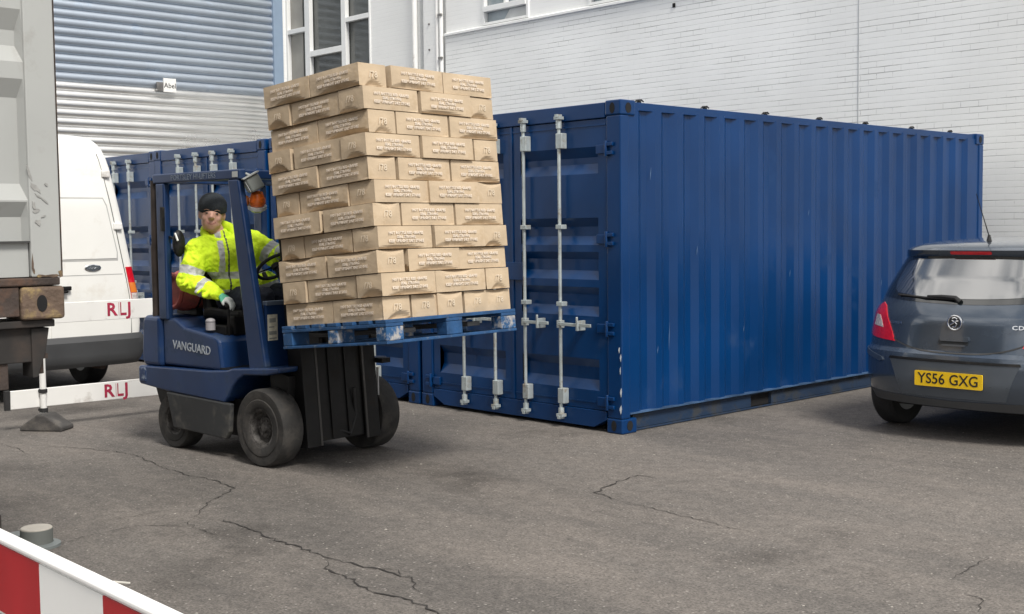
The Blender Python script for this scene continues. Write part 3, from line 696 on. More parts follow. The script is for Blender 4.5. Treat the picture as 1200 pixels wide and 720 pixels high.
b2 = tag(empty('striped_barrier', (3.6, -6.170, 0), (0, 0, R(-1.0))), 'red and white striped barrier board in the bottom left foreground', 'barrier')
zb = 1.0; yb_ = -6.165
st = MB(); edges = [(1.2, 1), (1.63, 0), (1.92, 1), (2.21, 0), (2.50, 1), (2.79, 0), (3.07, 1), (3.385, 0), (3.67, 1), (3.965, 0), (4.245, 1), (4.53, 0), (4.82, 1), (5.1, 0)]
for (a, k), (b, _) in zip(edges[:-1], edges[1:]):
    st.box(a-3.6, b-3.6, -.012, -.009, -.15+zb, zb-.012, 1 if k else 0)
st2 = MB().box(1.2-3.6, 5.1-3.6, -.0085, .014, -.16+zb, zb-.006)
st2.build('board', WHITEP, b2, bevel=.004)
st.build('reflective_strip', [WHITEP, REDP], b2)
MB().box(1.2-3.6, 5.1-3.6, -.016, .018, zb-.006, zb+.004).build('top_edge', mat('bright_white', (.84, .84, .82), .35, var=.02), b2, bevel=.003)
for xx in (-1.6, 1.35):
    MB().tube([(xx, .045, .05), (xx, .045, .985)], .022, 12).build('post', WHITEP, b2)
    MB().box(xx-.24, xx+.24, -.06, .20, 0, .06).box(xx-.1, xx+.1, 0, .13, .06, .10).build('foot', BLACK, b2, bevel=.015)
MB().box(-.17, -.045, -.034, -.0125, zb-.125, zb-.085).box(-.12, -.045, -.045, -.0125, zb-.15, zb-.085).tube([(-.08, -.05, zb-.12), (-.08, -.03, zb-.12)], .008, 8).build('clip', mat('grey_black_plastic', (.03, .035, .035), .5), b2, bevel=.004)

# pipe stub with cap
ps = tag(empty('pipe_stub', (.02, -4.60, 0)), 'capped grey pipe stub with round flange standing on asphalt behind striped barrier', 'pipe stub')
MB().lathe([(0, .0), (.118, .0), (.118, .014), (.09, .022), (.082, .022)], 32).build('flange', GREYPL, ps)
MB().lathe([(.080, .018), (.080, .092), (.074, .094)], 32).build('pipe', mat('pipe_dark', (.14, .15, .14), .6, var=.2), ps)
MB().lathe([(0, .1005), (.074, .1005), (.078, .097), (.078, .088)], 32).build('cap', CAPC, ps)
MB().box(-.24, -.09, -.09, .02, 0, .03).box(-.22, -.11, -.07, 0, .03, .045).build('bracket', GREYPL, ps, bevel=.004)
lt_ = MB().prism([(.93, -4.62), (1.01, -4.575), (1.012, -4.58), (.935, -4.628)], 2, .002, .008)
o = lt_.build('litter_stick', LITTER); tag(o, 'thin white stick lying on the asphalt beside the striped barrier', 'litter')

# ------------------------------------------------------------------ vehicle shells from horizontal slices
def lerp_tab(tab, z):
    if z <= tab[0][0]: return tab[0][1]
    for (a, x), (b, y) in zip(tab[:-1], tab[1:]):
        if z <= b: return x+(y-x)*(z-a)/(b-a)
    return tab[-1][1]
class Shell:
    """rear at y=0 looking to -Y, forward +Y, x across"""
    def __init__(s, w, yr, yf, dr, df, n=2.6, nf=2.4): s.w, s.yr, s.yf, s.dr, s.df, s.n, s.nf = w, yr, yf, dr, df, n, nf
    def rear(s, x, z):
        w = lerp_tab(s.w, z); t = min(1, abs(x)/w); return lerp_tab(s.yr, z)+lerp_tab(s.dr, z)*(1-(1-t**s.n)**(1/s.n))
    def ring(s, z, K=22, S=12, Fk=14):
        w, yr, yf, dr, df = [lerp_tab(t, z) for t in (s.w, s.yr, s.yf, s.dr, s.df)]
        pts = []
        for k in range(K+1):
            t = -math.pi/2+math.pi*k/K; sx, cx = math.sin(t), math.cos(t)
            pts.append((w*math.copysign(abs(sx)**(2/s.n), sx), yr+dr*(1-max(0, cx)**(2/s.n)), z))
        ya, yb = yr+dr, yf-df
        for k in range(1, S): pts.append((w, ya+(yb-ya)*k/S, z))
        for k in range(Fk+1):
            t = math.pi/2-math.pi*k/Fk; sx, cx = math.sin(t), math.cos(t)
            pts.append((w*math.copysign(abs(sx)**(2/s.nf), sx), yf-df*(1-max(0, cx)**(2/s.nf)), z))
        for k in range(1, S): pts.append((-w, yb+(ya-yb)*k/S, z))
        return pts
    def mesh(s, zs):
        mb = MB(); rings = [s.ring(z) for z in zs]; n = len(rings[0])
        fs = [(i*n+k, i*n+(k+1) % n, (i+1)*n+(k+1) % n, (i+1)*n+k) for i in range(len(zs)-1) for k in range(n)]
        mb.add([p for r in rings for p in r], fs, 0, True)
        o = (len(zs)-1)*n
        mb.add(rings[-1], [tuple(range(n))], 0, True); mb.add(rings[0], [tuple(range(n))[::-1]], 0, False)
        return mb
def patch(surf, poly, off, name, m, parent, thick=.006, step=.03, axis='rear', smooth=True):
    """conformal raised panel on the surface y = surf(x, z)"""
    bm = bmesh.new(); vs = [bm.verts.new((x, 0, z)) for x, z in poly]; bm.faces.new(vs)
    xs = [p[0] for p in poly]; zs = [p[1] for p in poly]
    x = min(xs)+step
    while x < max(xs): bmesh.ops.bisect_plane(bm, geom=bm.verts[:]+bm.edges[:]+bm.faces[:], plane_co=(x, 0, 0), plane_no=(1, 0, 0)); x += step
    z = min(zs)+step
    while z < max(zs): bmesh.ops.bisect_plane(bm, geom=bm.verts[:]+bm.edges[:]+bm.faces[:], plane_co=(0, 0, z), plane_no=(0, 0, 1)); z += step
    r = bmesh.ops.extrude_face_region(bm, geom=bm.faces[:])
    back = {v for v in r['geom'] if isinstance(v, bmesh.types.BMVert)}
    for v in bm.verts: v.co.y = surf(v.co.x, v.co.z)-off+(thick if v in back else 0)
    bmesh.ops.recalc_face_normals(bm, faces=bm.faces)
    me = bpy.data.meshes.new(name); bm.to_mesh(me); bm.free(); me.materials.append(m)
    for p in me.polygons: p.use_smooth = smooth
    try: me.set_sharp_from_angle(angle=R(40))
    except Exception: pass
    o = bpy.data.objects.new(name, me); COL.objects.link(o); o.parent = parent; return o
def rrect(x0, x1, z0, z1, r, n=5):
    P = []
    for cx, cz, a in ((x1-r, z1-r, 0), (x0+r, z1-r, 90), (x0+r, z0+r, 180), (x1-r, z0+r, 270)):
        for k in range(n+1): t = R(a+90*k/n); P.append((cx+r*math.cos(t), cz+r*math.sin(t)))
    return P
def arches(o, cs, r, w):
    for y, in cs:
        m = MB().lathe([(0, -w), (r, -w), (r, w), (0, w)], 32, M=T(0, y, .30) @ Matrix.Rotation(R(90), 4, 'Y'))
        c = m.build('cutter', BLACK); b = o.modifiers.new('b', 'BOOLEAN'); b.operation = 'DIFFERENCE'; b.solver = 'EXACT'; b.object = c
        bake(o); bpy.data.objects.remove(c)
def road_wheel(parent, x, y, r, wd, side, rim=.19):
    M = T(x, y, r) @ Matrix.Rotation(R(90*side), 4, 'Y')
    t = MB().lathe([(rim, wd*.42), (r*.80, wd*.5), (r*.94, wd*.46), (r, wd*.34), (r, -wd*.34), (r*.94, -wd*.46), (r*.8, -wd*.5), (rim, -wd*.42)], 36, M=M)
    wo = t.build('wheel', BLACK, parent)
    MB().lathe([(0, wd*.30), (rim*.25, wd*.32), (rim*.3, wd*.24), (rim*.85, wd*.2), (rim*.9, wd*.43), (rim, wd*.43), (rim, -wd*.42), (0, -wd*.3)], 30, M=M).build('rim', mat('wheel_trim', (.30, .31, .32), .4, metal=.6), wo)

# --- grey hatchback
car = tag(empty('parked_hatchback', (2.005, 1.32, 0)), 'dark slate grey hatchback parked beside the container, rear towards camera', 'car')
S = Shell(w=[(.20, .78), (.32, .825), (.5, .852), (.66, .858), (.8, .857), (.92, .843), (1.0, .80), (1.2, .71), (1.36, .635), (1.42, .59), (1.465, .49), (1.49, .36), (1.50, .22)],
          yr=[(.20, .12), (.26, .07), (.34, .03), (.44, .0), (.60, .0), (.645, .012), (.675, .05), (.8, .075), (.90, .095), (.97, .13), (1.04, .17), (1.2, .26), (1.35, .355), (1.375, .33), (1.41, .31), (1.44, .36), (1.465, .50), (1.49, .85), (1.50, 1.15)],
          yf=[(.20, 3.85), (.45, 3.96), (.6, 3.94), (.75, 3.80), (.85, 3.5), (.95, 3.0), (1.0, 2.88), (1.2, 2.52), (1.36, 2.2), (1.42, 2.0), (1.465, 1.85), (1.49, 1.65), (1.50, 1.45)],
          dr=[(.2, .42), (.6, .46), (.9, .48), (1.1, .34), (1.36, .26), (1.5, .15)], df=[(.2, .55), (.9, .6), (1.1, .45), (1.5, .2)], n=2.5)
zs = [.255, .28, .30, .32, .36, .4, .44, .48, .52, .56, .60, .63, .645, .66, .675, .70, .75, .8, .85, .9, .935, .97, 1.0, 1.04, 1.1, 1.15, 1.2, 1.25, 1.3, 1.35, 1.362, 1.375, 1.39, 1.41, 1.425, 1.44, 1.452, 1.465, 1.477, 1.49, 1.50]
body = S.mesh(zs).build('body', CARP, car)
arches(body, ((.66,), (3.15,)), .345, 1.2)
for p in body.data.polygons: p.use_smooth = True
try: body.data.set_sharp_from_angle(angle=R(28))
except Exception: pass
MB().box(-.70, .70, .45, 3.5, .19, .60).build('underbody', BLKM, car)
for y in (.66, 3.15):
    for s in (-1, 1): road_wheel(car, s*.755, y, .305, .19, s)
def mir(P): return P+[(-x, z) for x, z in reversed(P)]
# bumper lower valance, bumper shelf line, plate recess
patch(S.rear, mir([(-.40, .335), (-.46, .50), (-.50, .595)]), .002, 'plate_recess', mat('recess_grey', (.085, .10, .12), .45, metal=.2), car, thick=.004)
patch(S.rear, mir([(-.51, .597), (-.50, .615)]), .006, 'recess_lip', BLKM, car, thick=.008)
patch(S.rear, [(-.80, .258), (-.70, .258), (0, .258), (.70, .258), (.80, .258), (.815, .335), (.6, .325), (0, .31), (-.6, .325), (-.815, .335)], .003, 'lower_valance', PLASD, car)
for s in (-1, 1):
    patch(S.rear, [(s*.845, .615), (s*.60, .565), (s*.57, .575), (s*.585, .60), (s*.845, .655)][::s], .010, 'bumper_strip', CARB, car, thick=.012)
# tailgate shut line (dark) following a U-shape
def ribbon(P, wd):
    L_, Rr = [], []
    for i, p in enumerate(P):
        a = Vector(P[max(0, i-1)]); b = Vector(P[min(len(P)-1, i+1)]); d = (b-a).normalized(); n_ = Vector((-d.y, d.x))
        L_.append((p[0]+n_.x*wd, p[1]+n_.y*wd)); Rr.append((p[0]-n_.x*wd, p[1]-n_.y*wd))
    return L_, Rr
def strip(P, wd, off, name, m, parent, surf, sub=6):
    Q = []
    for a, b in zip(P[:-1], P[1:]):
        for k in range(sub): Q.append((a[0]+(b[0]-a[0])*k/sub, a[1]+(b[1]-a[1])*k/sub))
    Q.append(P[-1]); L_, Rr = ribbon(Q, wd); n = len(Q)
    v = [(x, surf(x, z)-off, z) for x, z in L_+Rr]
    return MB().add(v, [(i, i+1, n+i+1, n+i) for i in range(n-1)], 0, True).build(name, m, parent)
gate = []
for k in range(25):
    t = -1+2*k/24; gate.append((t*.63, .665+.155*abs(t)**3.2))
strip(gate, .005, .0035, 'tailgate_gap', SEAM, car, S.rear, 3)
# window: black surround and glass
def arc_top(x0, z0, n=14, half=.0, rise=.015): return [(-x0+2*x0*k/n, z0+rise*(1-(2*k/n-1)**2)) for k in range(n+1)]
low = [(-.735+1.47*k/22, 1.055-.04*(1-(2*k/22-1)**2)) for k in range(23)]
surround = low+[(.742, 1.08), (.60, 1.345)]+arc_top(.56, 1.352)[::-1]+[(-.60, 1.345), (-.742, 1.08)]
patch(S.rear, surround, .002, 'window_surround', BLKGL, car, thick=.004)
lowg = [(-.55+1.10*k/16, 1.085-.03*(1-(2*k/16-1)**2)) for k in range(17)]
glass = lowg+[(.585, 1.11), (.595, 1.16), (.56, 1.28), (.53, 1.325)]+arc_top(.49, 1.333)[::-1]+[(-.53, 1.325), (-.56, 1.28), (-.595, 1.16), (-.585, 1.11)]
patch(S.rear, glass, .006, 'rear_window', GLASS, car, thick=.005, step=.025)
# side windows (dark)
for s in (-1, 1):
    m = MB(); P = [(.62, 1.03), (2.65, 1.0), (2.25, 1.33), (.85, 1.35)]
    m.add([(s*(lerp_tab(S.w, z)+.004), y, z) for y, z in P], [(0, 1, 2, 3)]); m.build('side_window', BLKGL, car)
wsM = MB(); nn = 12
wsv = [];
for z in (1.0, 1.1, 1.2, 1.3, 1.36):
    w_ = lerp_tab(S.w, z)-.06
    for k in range(nn+1):
        x = -w_+2*w_*k/nn; t = abs(x)/lerp_tab(S.w, z)
        wsv.append((x, lerp_tab(S.yf, z)-lerp_tab(S.df, z)*(1-(1-t**S.nf)**(1/S.nf))+.008, z))
wsM.add(wsv, [(i*(nn+1)+k, i*(nn+1)+k+1, (i+1)*(nn+1)+k+1, (i+1)*(nn+1)+k) for i in range(4) for k in range(nn)], 0, True).build('windscreen', BLKGL, car)
patch(S.rear, rrect(-.16, .16, 1.378, 1.402, .01), .004, 'brake_light', LAMPR, car)
# lamps
for s in (-1, 1):
    P = [(-.855, .765), (-.70, .735), (-.495, .722), (-.525, .79), (-.59, .89), (-.645, .985), (-.68, 1.005), (-.80, .955), (-.852, .86)]
    if s > 0: P = [(-x, z) for x, z in P][::-1]
    lamp = patch(S.rear, P, .009, 'tail_light', LAMPR, car, thick=.03, step=.02)
    Q = [(-.745, .83), (-.625, .818), (-.65, .865), (-.685, .91), (-.735, .912)]
    if s > 0: Q = [(-x, z) for x, z in Q][::-1]
    patch(S.rear, Q, .0125, 'clear_lens', LAMPW, lamp, thick=.004, step=.02)
# badge ring, centre
yb0 = S.rear(0, .885)
bd = MB().torus(.052, .0075, 32, 8, M=T(0, yb0-.008, .885) @ AY).build('badge', CHROME, car)
MB().lathe([(0, .004), (.048, .002), (.048, 0)], 28, M=T(0, yb0-.003, .885) @ AY).build('badge_disc', mat('badge_dark', (.10, .11, .12), .3, metal=.7), bd)
g = MB()
g.tube([(-.034, yb0-.011, 0.868), (-.012, yb0-.012, 0.880), (.006, yb0-.012, 0.896), (.020, yb0-.012, 0.914), (.002, yb0-.012, 0.923), (-.018, yb0-.011, 0.915)], .006, 6)
g.tube([(-.020, yb0-.011, 0.900), (.0, yb0-.012, 0.892), (.018, yb0-.012, 0.876), (.008, yb0-.012, 0.856), (-.012, yb0-.011, 0.852)], .0055, 6)
g.tube([(.006, yb0-.012, 0.896), (.030, yb0-.011, 0.898)], .005, 6)
g.build('emblem', CHROME, bd)
# handle recess
patch(S.rear, rrect(-.115, .115, .722, .770, .015), .002, 'handle_recess', mat('recess_dark', (.02, .025, .03), .4), car, thick=.003)
patch(S.rear, rrect(-.10, .12, .750, .785, .012), .016, 'tailgate_handle', CARP, car, thick=.02)
patch(S.rear, rrect(-.085, .095, .712, .728, .006), .008, 'handle_ledge', CARP, car, thick=.01)
# lettering
place(text_mesh('CORSA', .030, .001, spacing=1.25, xscale=1.25), 'model_lettering', CHROME, car, frame((-.50, S.rear(-.50, .86)-.004, .862), (1, -.42, .0), (0, .15, 1)))
place(text_mesh('CDTI', .042, .001, bold=.001, spacing=1.15, xscale=1.3), 'trim_lettering', CHROME, car, frame((.485, S.rear(.45, .86)-.008, .865), (1, .37, 0), (0, .15, 1)))
pl = patch(lambda x, z: -.012, rrect(-.26, .26, .415, .526, .008, 3), .004, 'number_plate', YELL, car, thick=.012, step=.2, smooth=False)
place(text_mesh('YS56 GXG', .108, .0006, bold=.0012, spacing=1.02, xscale=.94, res=4), 'registration', PLTXT, pl, frame((0, -.0172, .470), (1, 0, 0), (0, 0, 1)))
# wiper
wp = lambda x, z, o: (x, S.rear(x, z)-o, z)
MB().tube([wp(.0, 1.035, .01), wp(-.03, 1.062, .03), wp(-.14, 1.070, .028), wp(-.26, 1.068, .024)], [.022, .018, .013, .009], 8).tube([wp(-.06, 1.052, .02), wp(-.28, 1.058, .02), wp(-.53, 1.07, .018)], .008, 6).build('wiper', BLACK, car)
# aerial
MB().lathe([(0, .05), (.010, .045), (.020, .0)], 12, M=T(0, .62, 1.475)).tube([(0, .62, 1.51), (.0, .40, 1.83)], [.005, .0028], 6).build('aerial', BLACK, car)

# --- white van
van = tag(empty('white_van', (-5.36, -2.21, 0), (0, 0, R(90))), 'white high-roof panel van behind the plank barrier', 'van')
V = Shell(w=[(.45, .93), (.7, .955), (1.0, .93), (1.6, .825), (2.27, .705), (2.45, .66), (2.55, .60), (2.60, .50), (2.625, .34)],
          yr=[(.45, .03), (1.0, .02), (1.9, .05), (2.35, .10), (2.5, .16), (2.58, .28), (2.625, .6)],
          yf=[(.45, 4.8), (.9, 4.75), (1.2, 4.2), (2.0, 3.6), (2.4, 3.2), (2.625, 2.6)],
          dr=[(.45, .10), (2.3, .12), (2.6, .2)], df=[(.45, .5), (2.6, .3)], n=6)
vz = [.45, .5, .6, .7, .8, .9, 1.0, 1.2, 1.4, 1.6, 1.8, 2.0, 2.15, 2.27, 2.36, 2.45, 2.5, 2.55, 2.58, 2.60, 2.615, 2.625]
vb = V.mesh(vz).build('body', VANW, van)
arches(vb, ((1.05,), (3.9,)), .40, 1.2)
for p in vb.data.polygons: p.use_smooth = True
try: vb.data.set_sharp_from_angle(angle=R(28))
except Exception: pass
MB().box(-.75, .75, .3, 4.3, .30, .62).build('underbody', BLKM, van)
for y in (1.05, 3.9):
    for s in (-1, 1): road_wheel(van, s*.82, y, .345, .21, s, .2)
def vpoly(z0, z1, xa, inset, n=10, r=.03):
    R_ = [(lerp_tab(V.w, z)-inset, z) for z in [z0+(z1-z0)*k/n for k in range(n+1)]]
    return [(xa, z0)]+R_+[(xa, z1)]
for s in (-1, 1):
    P = vpoly(.60, 2.40, .006, .115)
    if s < 0: P = [(-x, z) for x, z in P][::-1]
    d = patch(V.rear, P, .010, 'rear_door', VANW, van, thick=.02, step=.06)
    P2 = [(.05, 1.36), (lerp_tab(V.w, 1.36)-.17, 1.36), (lerp_tab(V.w, 1.42)-.155, 1.42), (lerp_tab(V.w, 1.88)-.165, 1.88), (lerp_tab(V.w, 1.95)-.185, 1.95), (.05, 1.95)]
    O2 = [(.03, 1.335), (lerp_tab(V.w, 1.33)-.16, 1.335), (lerp_tab(V.w, 1.42)-.143, 1.42), (lerp_tab(V.w, 1.88)-.153, 1.89), (lerp_tab(V.w, 1.95)-.177, 1.965), (.03, 1.965)]
    if s < 0: P2 = [(-x, z) for x, z in P2][::-1]; O2 = [(-x, z) for x, z in O2][::-1]
    patch(V.rear, O2, .0105, 'panel_groove', mat('groove_grey', (.42, .42, .41), .6), d, thick=.002, step=.06)
    patch(V.rear, P2, .0145, 'blank_window_panel', VANW, d, thick=.004, step=.06)
    strip([(s*.03, 1.20), (s*(lerp_tab(V.w, 1.2)-.14), 1.20)], .004, .0115, 'press_line', mat('groove_grey', (.42, .42, .41), .6), d, V.rear)
    Rw = [(s*(lerp_tab(V.w, z)-.108), z) for z in (.60, .9, 1.2, 1.6, 2.0, 2.4)]
    strip(Rw, .006, .003, 'door_gap', SEAM, van, V.rear)
    for z in (2.20, 1.68):
        x_ = s*(lerp_tab(V.w, z)-.085)
        MB().box(x_-.045, x_+.045, V.rear(x_, z)-.034, V.rear(x_, z)-.002, z-.035, z+.035).build('door_hinge', WHITEP, van, bevel=.01)
    P = [(s*(lerp_tab(V.w, 1.27)-.09), 1.27), (s*(lerp_tab(V.w, 1.27)-.002), 1.27), (s*(lerp_tab(V.w, .93)-.002), .93), (s*(lerp_tab(V.w, .93)-.085), .93)]
    if s > 0: P = P[::-1]
    tl = patch(V.rear, P, .008, 'tail_light', LAMPR, van, thick=.02, step=.02)
    P = [(s*(lerp_tab(V.w, 1.11)-.089), 1.11), (s*(lerp_tab(V.w, 1.11)-.004), 1.11), (s*(lerp_tab(V.w, 1.01)-.004), 1.01), (s*(lerp_tab(V.w, 1.01)-.087), 1.01)]
    if s > 0: P = P[::-1]
    patch(V.rear, P, .011, 'indicator_lens', LAMPA, tl, thick=.004, step=.02)
    P = [(s*(lerp_tab(V.w, 1.0)-.087), 1.005), (s*(lerp_tab(V.w, 1.0)-.004), 1.005), (s*(lerp_tab(V.w, .94)-.004), .94), (s*(lerp_tab(V.w, .94)-.085), .94)]
    if s > 0: P = P[::-1]
    patch(V.rear, P, .011, 'clear_lens', LAMPW, tl, thick=.004, step=.02)
ob = MB().lathe([(0, .006), (.075, .004), (.085, .0)], 32, M=T(.44, V.rear(.44, 1.27)-.018, 1.27) @ AY @ Matrix.Diagonal((1, .42, 1, 1))).build('badge', CHROME, van)
MB().lathe([(0, .004), (.070, .002), (.072, 0)], 32, M=T(.44, V.rear(.44, 1.27)-.0245, 1.27) @ AY @ Matrix.Diagonal((1, .38, 1, 1))).build('badge_disc', BADGE, ob)
MB().tube([(.40, -.032+V.rear(.44, 1.27)+.003, 1.262), (.415, -.03+V.rear(.44, 1.27), 1.280), (.42, -.03+V.rear(.44, 1.27), 1.262), (.435, -.03+V.rear(.44, 1.27), 1.272), (.45, -.03+V.rear(.44, 1.27), 1.263), (.462, -.03+V.rear(.44, 1.27), 1.275), (.478, -.03+V.rear(.44, 1.27), 1.268)], .0025, 5).build('badge_script', CHROME, ob)
MB().box(.03, .20, -.035, .0, 1.06, 1.10).box(.06, .16, -.05, -.0, 1.035, 1.06).build('door_handle', BLKM, van, bevel=.008)
# bumper
bpV = Shell(w=[(.30, .90), (.42, .95), (.57, .96), (.60, .95)], yr=[(.30, -.06), (.36, -.10), (.55, -.10), (.60, -.06)], yf=[(.3, .50), (.6, .50)], dr=[(.3, .14), (.6, .14)], df=[(.3, .02), (.6, .02)], n=3.2)
bpV.mesh([.30, .33, .36, .42, .5, .55, .58, .60]).build('bumper', mat('van_bumper_grey', (.045, .047, .05), .6, var=.15), van)
MB().tube([(.55, .1, .28), (.55, 1.2, .28)], .035, 10).build('exhaust', RUSTD, van)

# ------------------------------------------------------------------ forklift
YAW = R(5.44)
fk = tag(empty('forklift', (-.96, -2.11, 0), (0, 0, YAW)), 'dark blue counterbalance forklift carrying a tall pallet of cartons', 'forklift')
def P_(mb, name, m, par=fk, **k): return mb.build(name, m, par, **k)
body_ = P_(MB().prism([(-1.575, .60), (-1.575, .46), (-1.2, .428), (-.50, .402), (-.46, .44), (-.40, .52), (-.34, .575), (-.27, .612), (-.02, .628), (.12, .655), (.13, .69), (-.40, .652), (-.46, .635), (-.70, .617)], 1, -.50, .50), 'chassis', FORK, bevel=.012)
P_(MB().box(-1.585, -1.47, -.505, .505, .465, .60), 'rear_corner_guard', FORKW, bevel=.02)
P_(MB().prism([(-1.30, .618), (-1.30, .965), (-1.16, .975), (-1.11, .955), (-1.03, .915), (-.655, .862), (-.615, .845), (-.60, .82), (-.565, .618)], 1, -.46, .46), 'engine_hood', FORK, bevel=.022, seg=3)
P_(MB().prism([(-1.55, .601), (-1.565, .72), (-1.54, .97), (-1.50, .985), (-1.303, .985), (-1.303, .601)], 1, -.485, .485), 'counterweight', FORK, bevel=.035, seg=3)
for s in (-1, 1):
    P_(MB().prism([(-1.21, .425), (-1.13, .165), (-.48, .142), (-.44, .20), (-.42, .40)], 1, s*.488-.02 if s < 0 else .468, s*.488+.02 if s < 0 else .488), 'side_skirt', SKIRT, bevel=.01)
P_(MB().prism([(-1.53, .458), (-1.22, .425), (-1.26, .22), (-1.38, .22), (-1.47, .32)], 1, -.40, .40), 'steer_axle_housing', BLKM, bevel=.01)
P_(MB().box(-1.2, .0, -.42, .42, .16, .42), 'underbody', BLKM)
P_(MB().prism([(-.09, .30), (.06, .22), (.10, .62), (-.10, .66)], 1, -.40, .40), 'axle_cover', BLKM)
P_(MB().tube([(-.0, -.36, .265), (0, .36, .265)], .07, 12).box(-.14, .10, -.30, .30, .20, .58), 'drive_axle', BLKM)
tx = MB().prism(blob(-.515, .265, .016, .035), 1, -.4895, -.4885)
P_(tx, 'paint_chip', mat('chip_white', (.6, .6, .58), .6))
# step behind front wheel (light strip) and floor plate
P_(MB().box(-.58, -.06, -.47, .47, .63, .642), 'floor_plate', BLKM)
place(text_mesh('VANGUARD', .088, .001, bold=.0012, spacing=1.0, xscale=.98), 'lettering', VGREY, body_, frame((-.935, -.4625, .765), (1, 0, -.055), (0, 0, 1)))
def fwheel(x, y, r, wd, s):
    M = T(x, y, r) @ Matrix.Rotation(R(90)*(-s), 4, 'X')
    M = T(x, y, r) @ Matrix.Rotation(R(90) if s < 0 else R(-90), 4, 'X')
    prof = [(r*.50, wd*.44), (r*.54, wd*.49), (r*.72, wd*.50), (r*.74, wd*.47), (r*.88, wd*.5), (r*.955, wd*.49), (r, wd*.40), (r, -wd*.40), (r*.96, -wd*.49), (r*.5, -wd*.5)]
    wo = MB().lathe(prof, 44, M=M).build('wheel', TYRE, fk)
    rm = MB().lathe([(0, wd*.30), (r*.10, wd*.30), (r*.13, wd*.24), (r*.26, wd*.22), (r*.30, wd*.14), (r*.40, wd*.16), (r*.44, wd*.40), (r*.50, wd*.44), (r*.50, -wd*.4), (0, -wd*.4)], 36, M=M)
    rm.build('rim', RIMD, wo)
    nb = MB()
    for k in range(6):
        a = k*math.pi/3; nb.lathe([(0, .010), (.009, .010), (.009, 0)], 6, M=M @ T(r*.2*math.cos(a), r*.2*math.sin(a), wd*.225), smooth=False)
    nb.build('wheel_nuts', RIMD, wo)
for s in (-1, 1):
    fwheel(-.05, s*.452, .268, .175, s); fwheel(-1.185, s*.395, .205, .15, s)
# overhead guard
og = P_(MB().box(-1.36, -.29, -.475, -.415, 1.975, 2.045), 'overhead_guard', FORK, bevel=.01)
gg = MB().box(-1.36, -.29, .415, .475, 1.975, 2.045); gg.box(-.42, -.295, -.414, .414, 1.98, 2.04); gg.box(-1.36, -1.27, -.414, .414, 1.98, 2.04)
for k in range(6): gg.box(-1.17+k*.13, -1.14+k*.13, -.414, .414, 1.995, 2.02)
gg.build('guard_bar', FORK, og, bevel=.006)
for s in (-1, 1):
    ya, yb = (-.475, -.42) if s < 0 else (.42, .475)
    P_(MB().box(-1.325, -1.215, ya, yb, .96, 1.976), 'rear_pillar', FORK, bevel=.012)
    P_(MB().prism([(-.43, 1.976), (-.31, 1.976), (-.055, .688), (-.06, .645), (-.235, .655)], 1, ya, yb), 'front_pillar', FORK, bevel=.012)
place(text_mesh('PORTSLEY HI-LIFTERS', .058, .0005, spacing=.98, xscale=1.02), 'guard_lettering', mat('faded_letter', (.17, .21, .27), .6, var=.3, vscale=20), og, frame((-.84, -.4765, 2.010), (1, 0, 0), (0, 0, 1)))
P_(MB().tube([(-1.405, -.44, .97), (-1.405, -.44, 1.50), (-1.395, -.44, 1.52), (-1.385, -.44, 2.0)], .030, 12), 'exhaust_stack', mat('sooty_brown', (.035, .026, .022), .7, var=.4, vscale=9))
P_(MB().box(-1.235, -1.205, -.50, -.476, 1.62, 1.80), 'pillar_bracket', BLKM, bevel=.004)
P_(MB().ball((-1.09, -.44, 1.53), (.035, .05, .10)).tube([(-1.21, -.44, 1.58), (-1.1, -.44, 1.55)], .009, 6), 'mirror', BLKM)
P_(MB().box(-1.065, -1.055, -.485, -.475, 1.545, 1.61, M=T(-1.06, -.48, 1.58) @ Matrix.Rotation(R(-30), 4, 'Y') @ T(1.06, .48, -1.58)), 'mirror_highlight', WHITEP)  # white sliver painted on as the highlight of the black mirror
# dash / cowl
P_(MB().box(-.14, -.115, -.414, .414, .66, 1.11), 'cowl_panel', FORK, bevel=.004)
P_(MB().box(-.15, -.105, -.414, .414, 1.10, 1.13), 'cowl_top_edge', mat('grey_blue_edge', (.10, .13, .18), .5), bevel=.004)
sk = P_(MB().box(-.1145, -.1125, -.40, -.315, .855, 1.035), 'sticker', STICK)
MB().box(-.112, -.111, -.39, -.325, .865, .875).box(-.112, -.111, -.39, -.325, .895, .92).box(-.112, -.111, -.39, -.345, .945, .953).box(-.112, -.111, -.385, -.33, .98, 1.01).build('sticker_print', mat('sticker_grey', (.25, .26, .24), .7), sk)
# seat
P_(MB().box(-1.12, -.63, -.24, .24, .955, 1.045), 'seat', BLKM, bevel=.035, seg=3)
P_(MB().prism([(-1.15, 1.0), (-1.07, 1.02), (-1.13, 1.46), (-1.21, 1.45)], 1, -.21, .21), 'seat_back', BLKM, bevel=.03, seg=3)
P_(MB().box(-.72, -.63, -.30, -.16, .86, 1.0).box(-.9, -.66, -.36, -.26, .86, .93), 'control_box', BLKM, bevel=.01)
P_(MB().tube([(-.66, -.33, .86), (-.655, -.33, 1.075)], .010, 8).ball((-.655, -.33, 1.08), .022), 'hand_lever', BLKM)
P_(MB().tube([(-.78, -.40, .90), (-.78, -.40, .955)], .035, 12).ball((-.78, -.40, .965), (.035, .035, .022)), 'filler_cap', mat('cap_grey', (.32, .31, .33), .5))
for k, y in enumerate((.22, .28, .34)): P_(MB().tube([(-.36, y, .95), (-.40, y, 1.16)], .008, 6).ball((-.40, y, 1.17), .02, n=8), 'hydraulic_lever', BLKM)
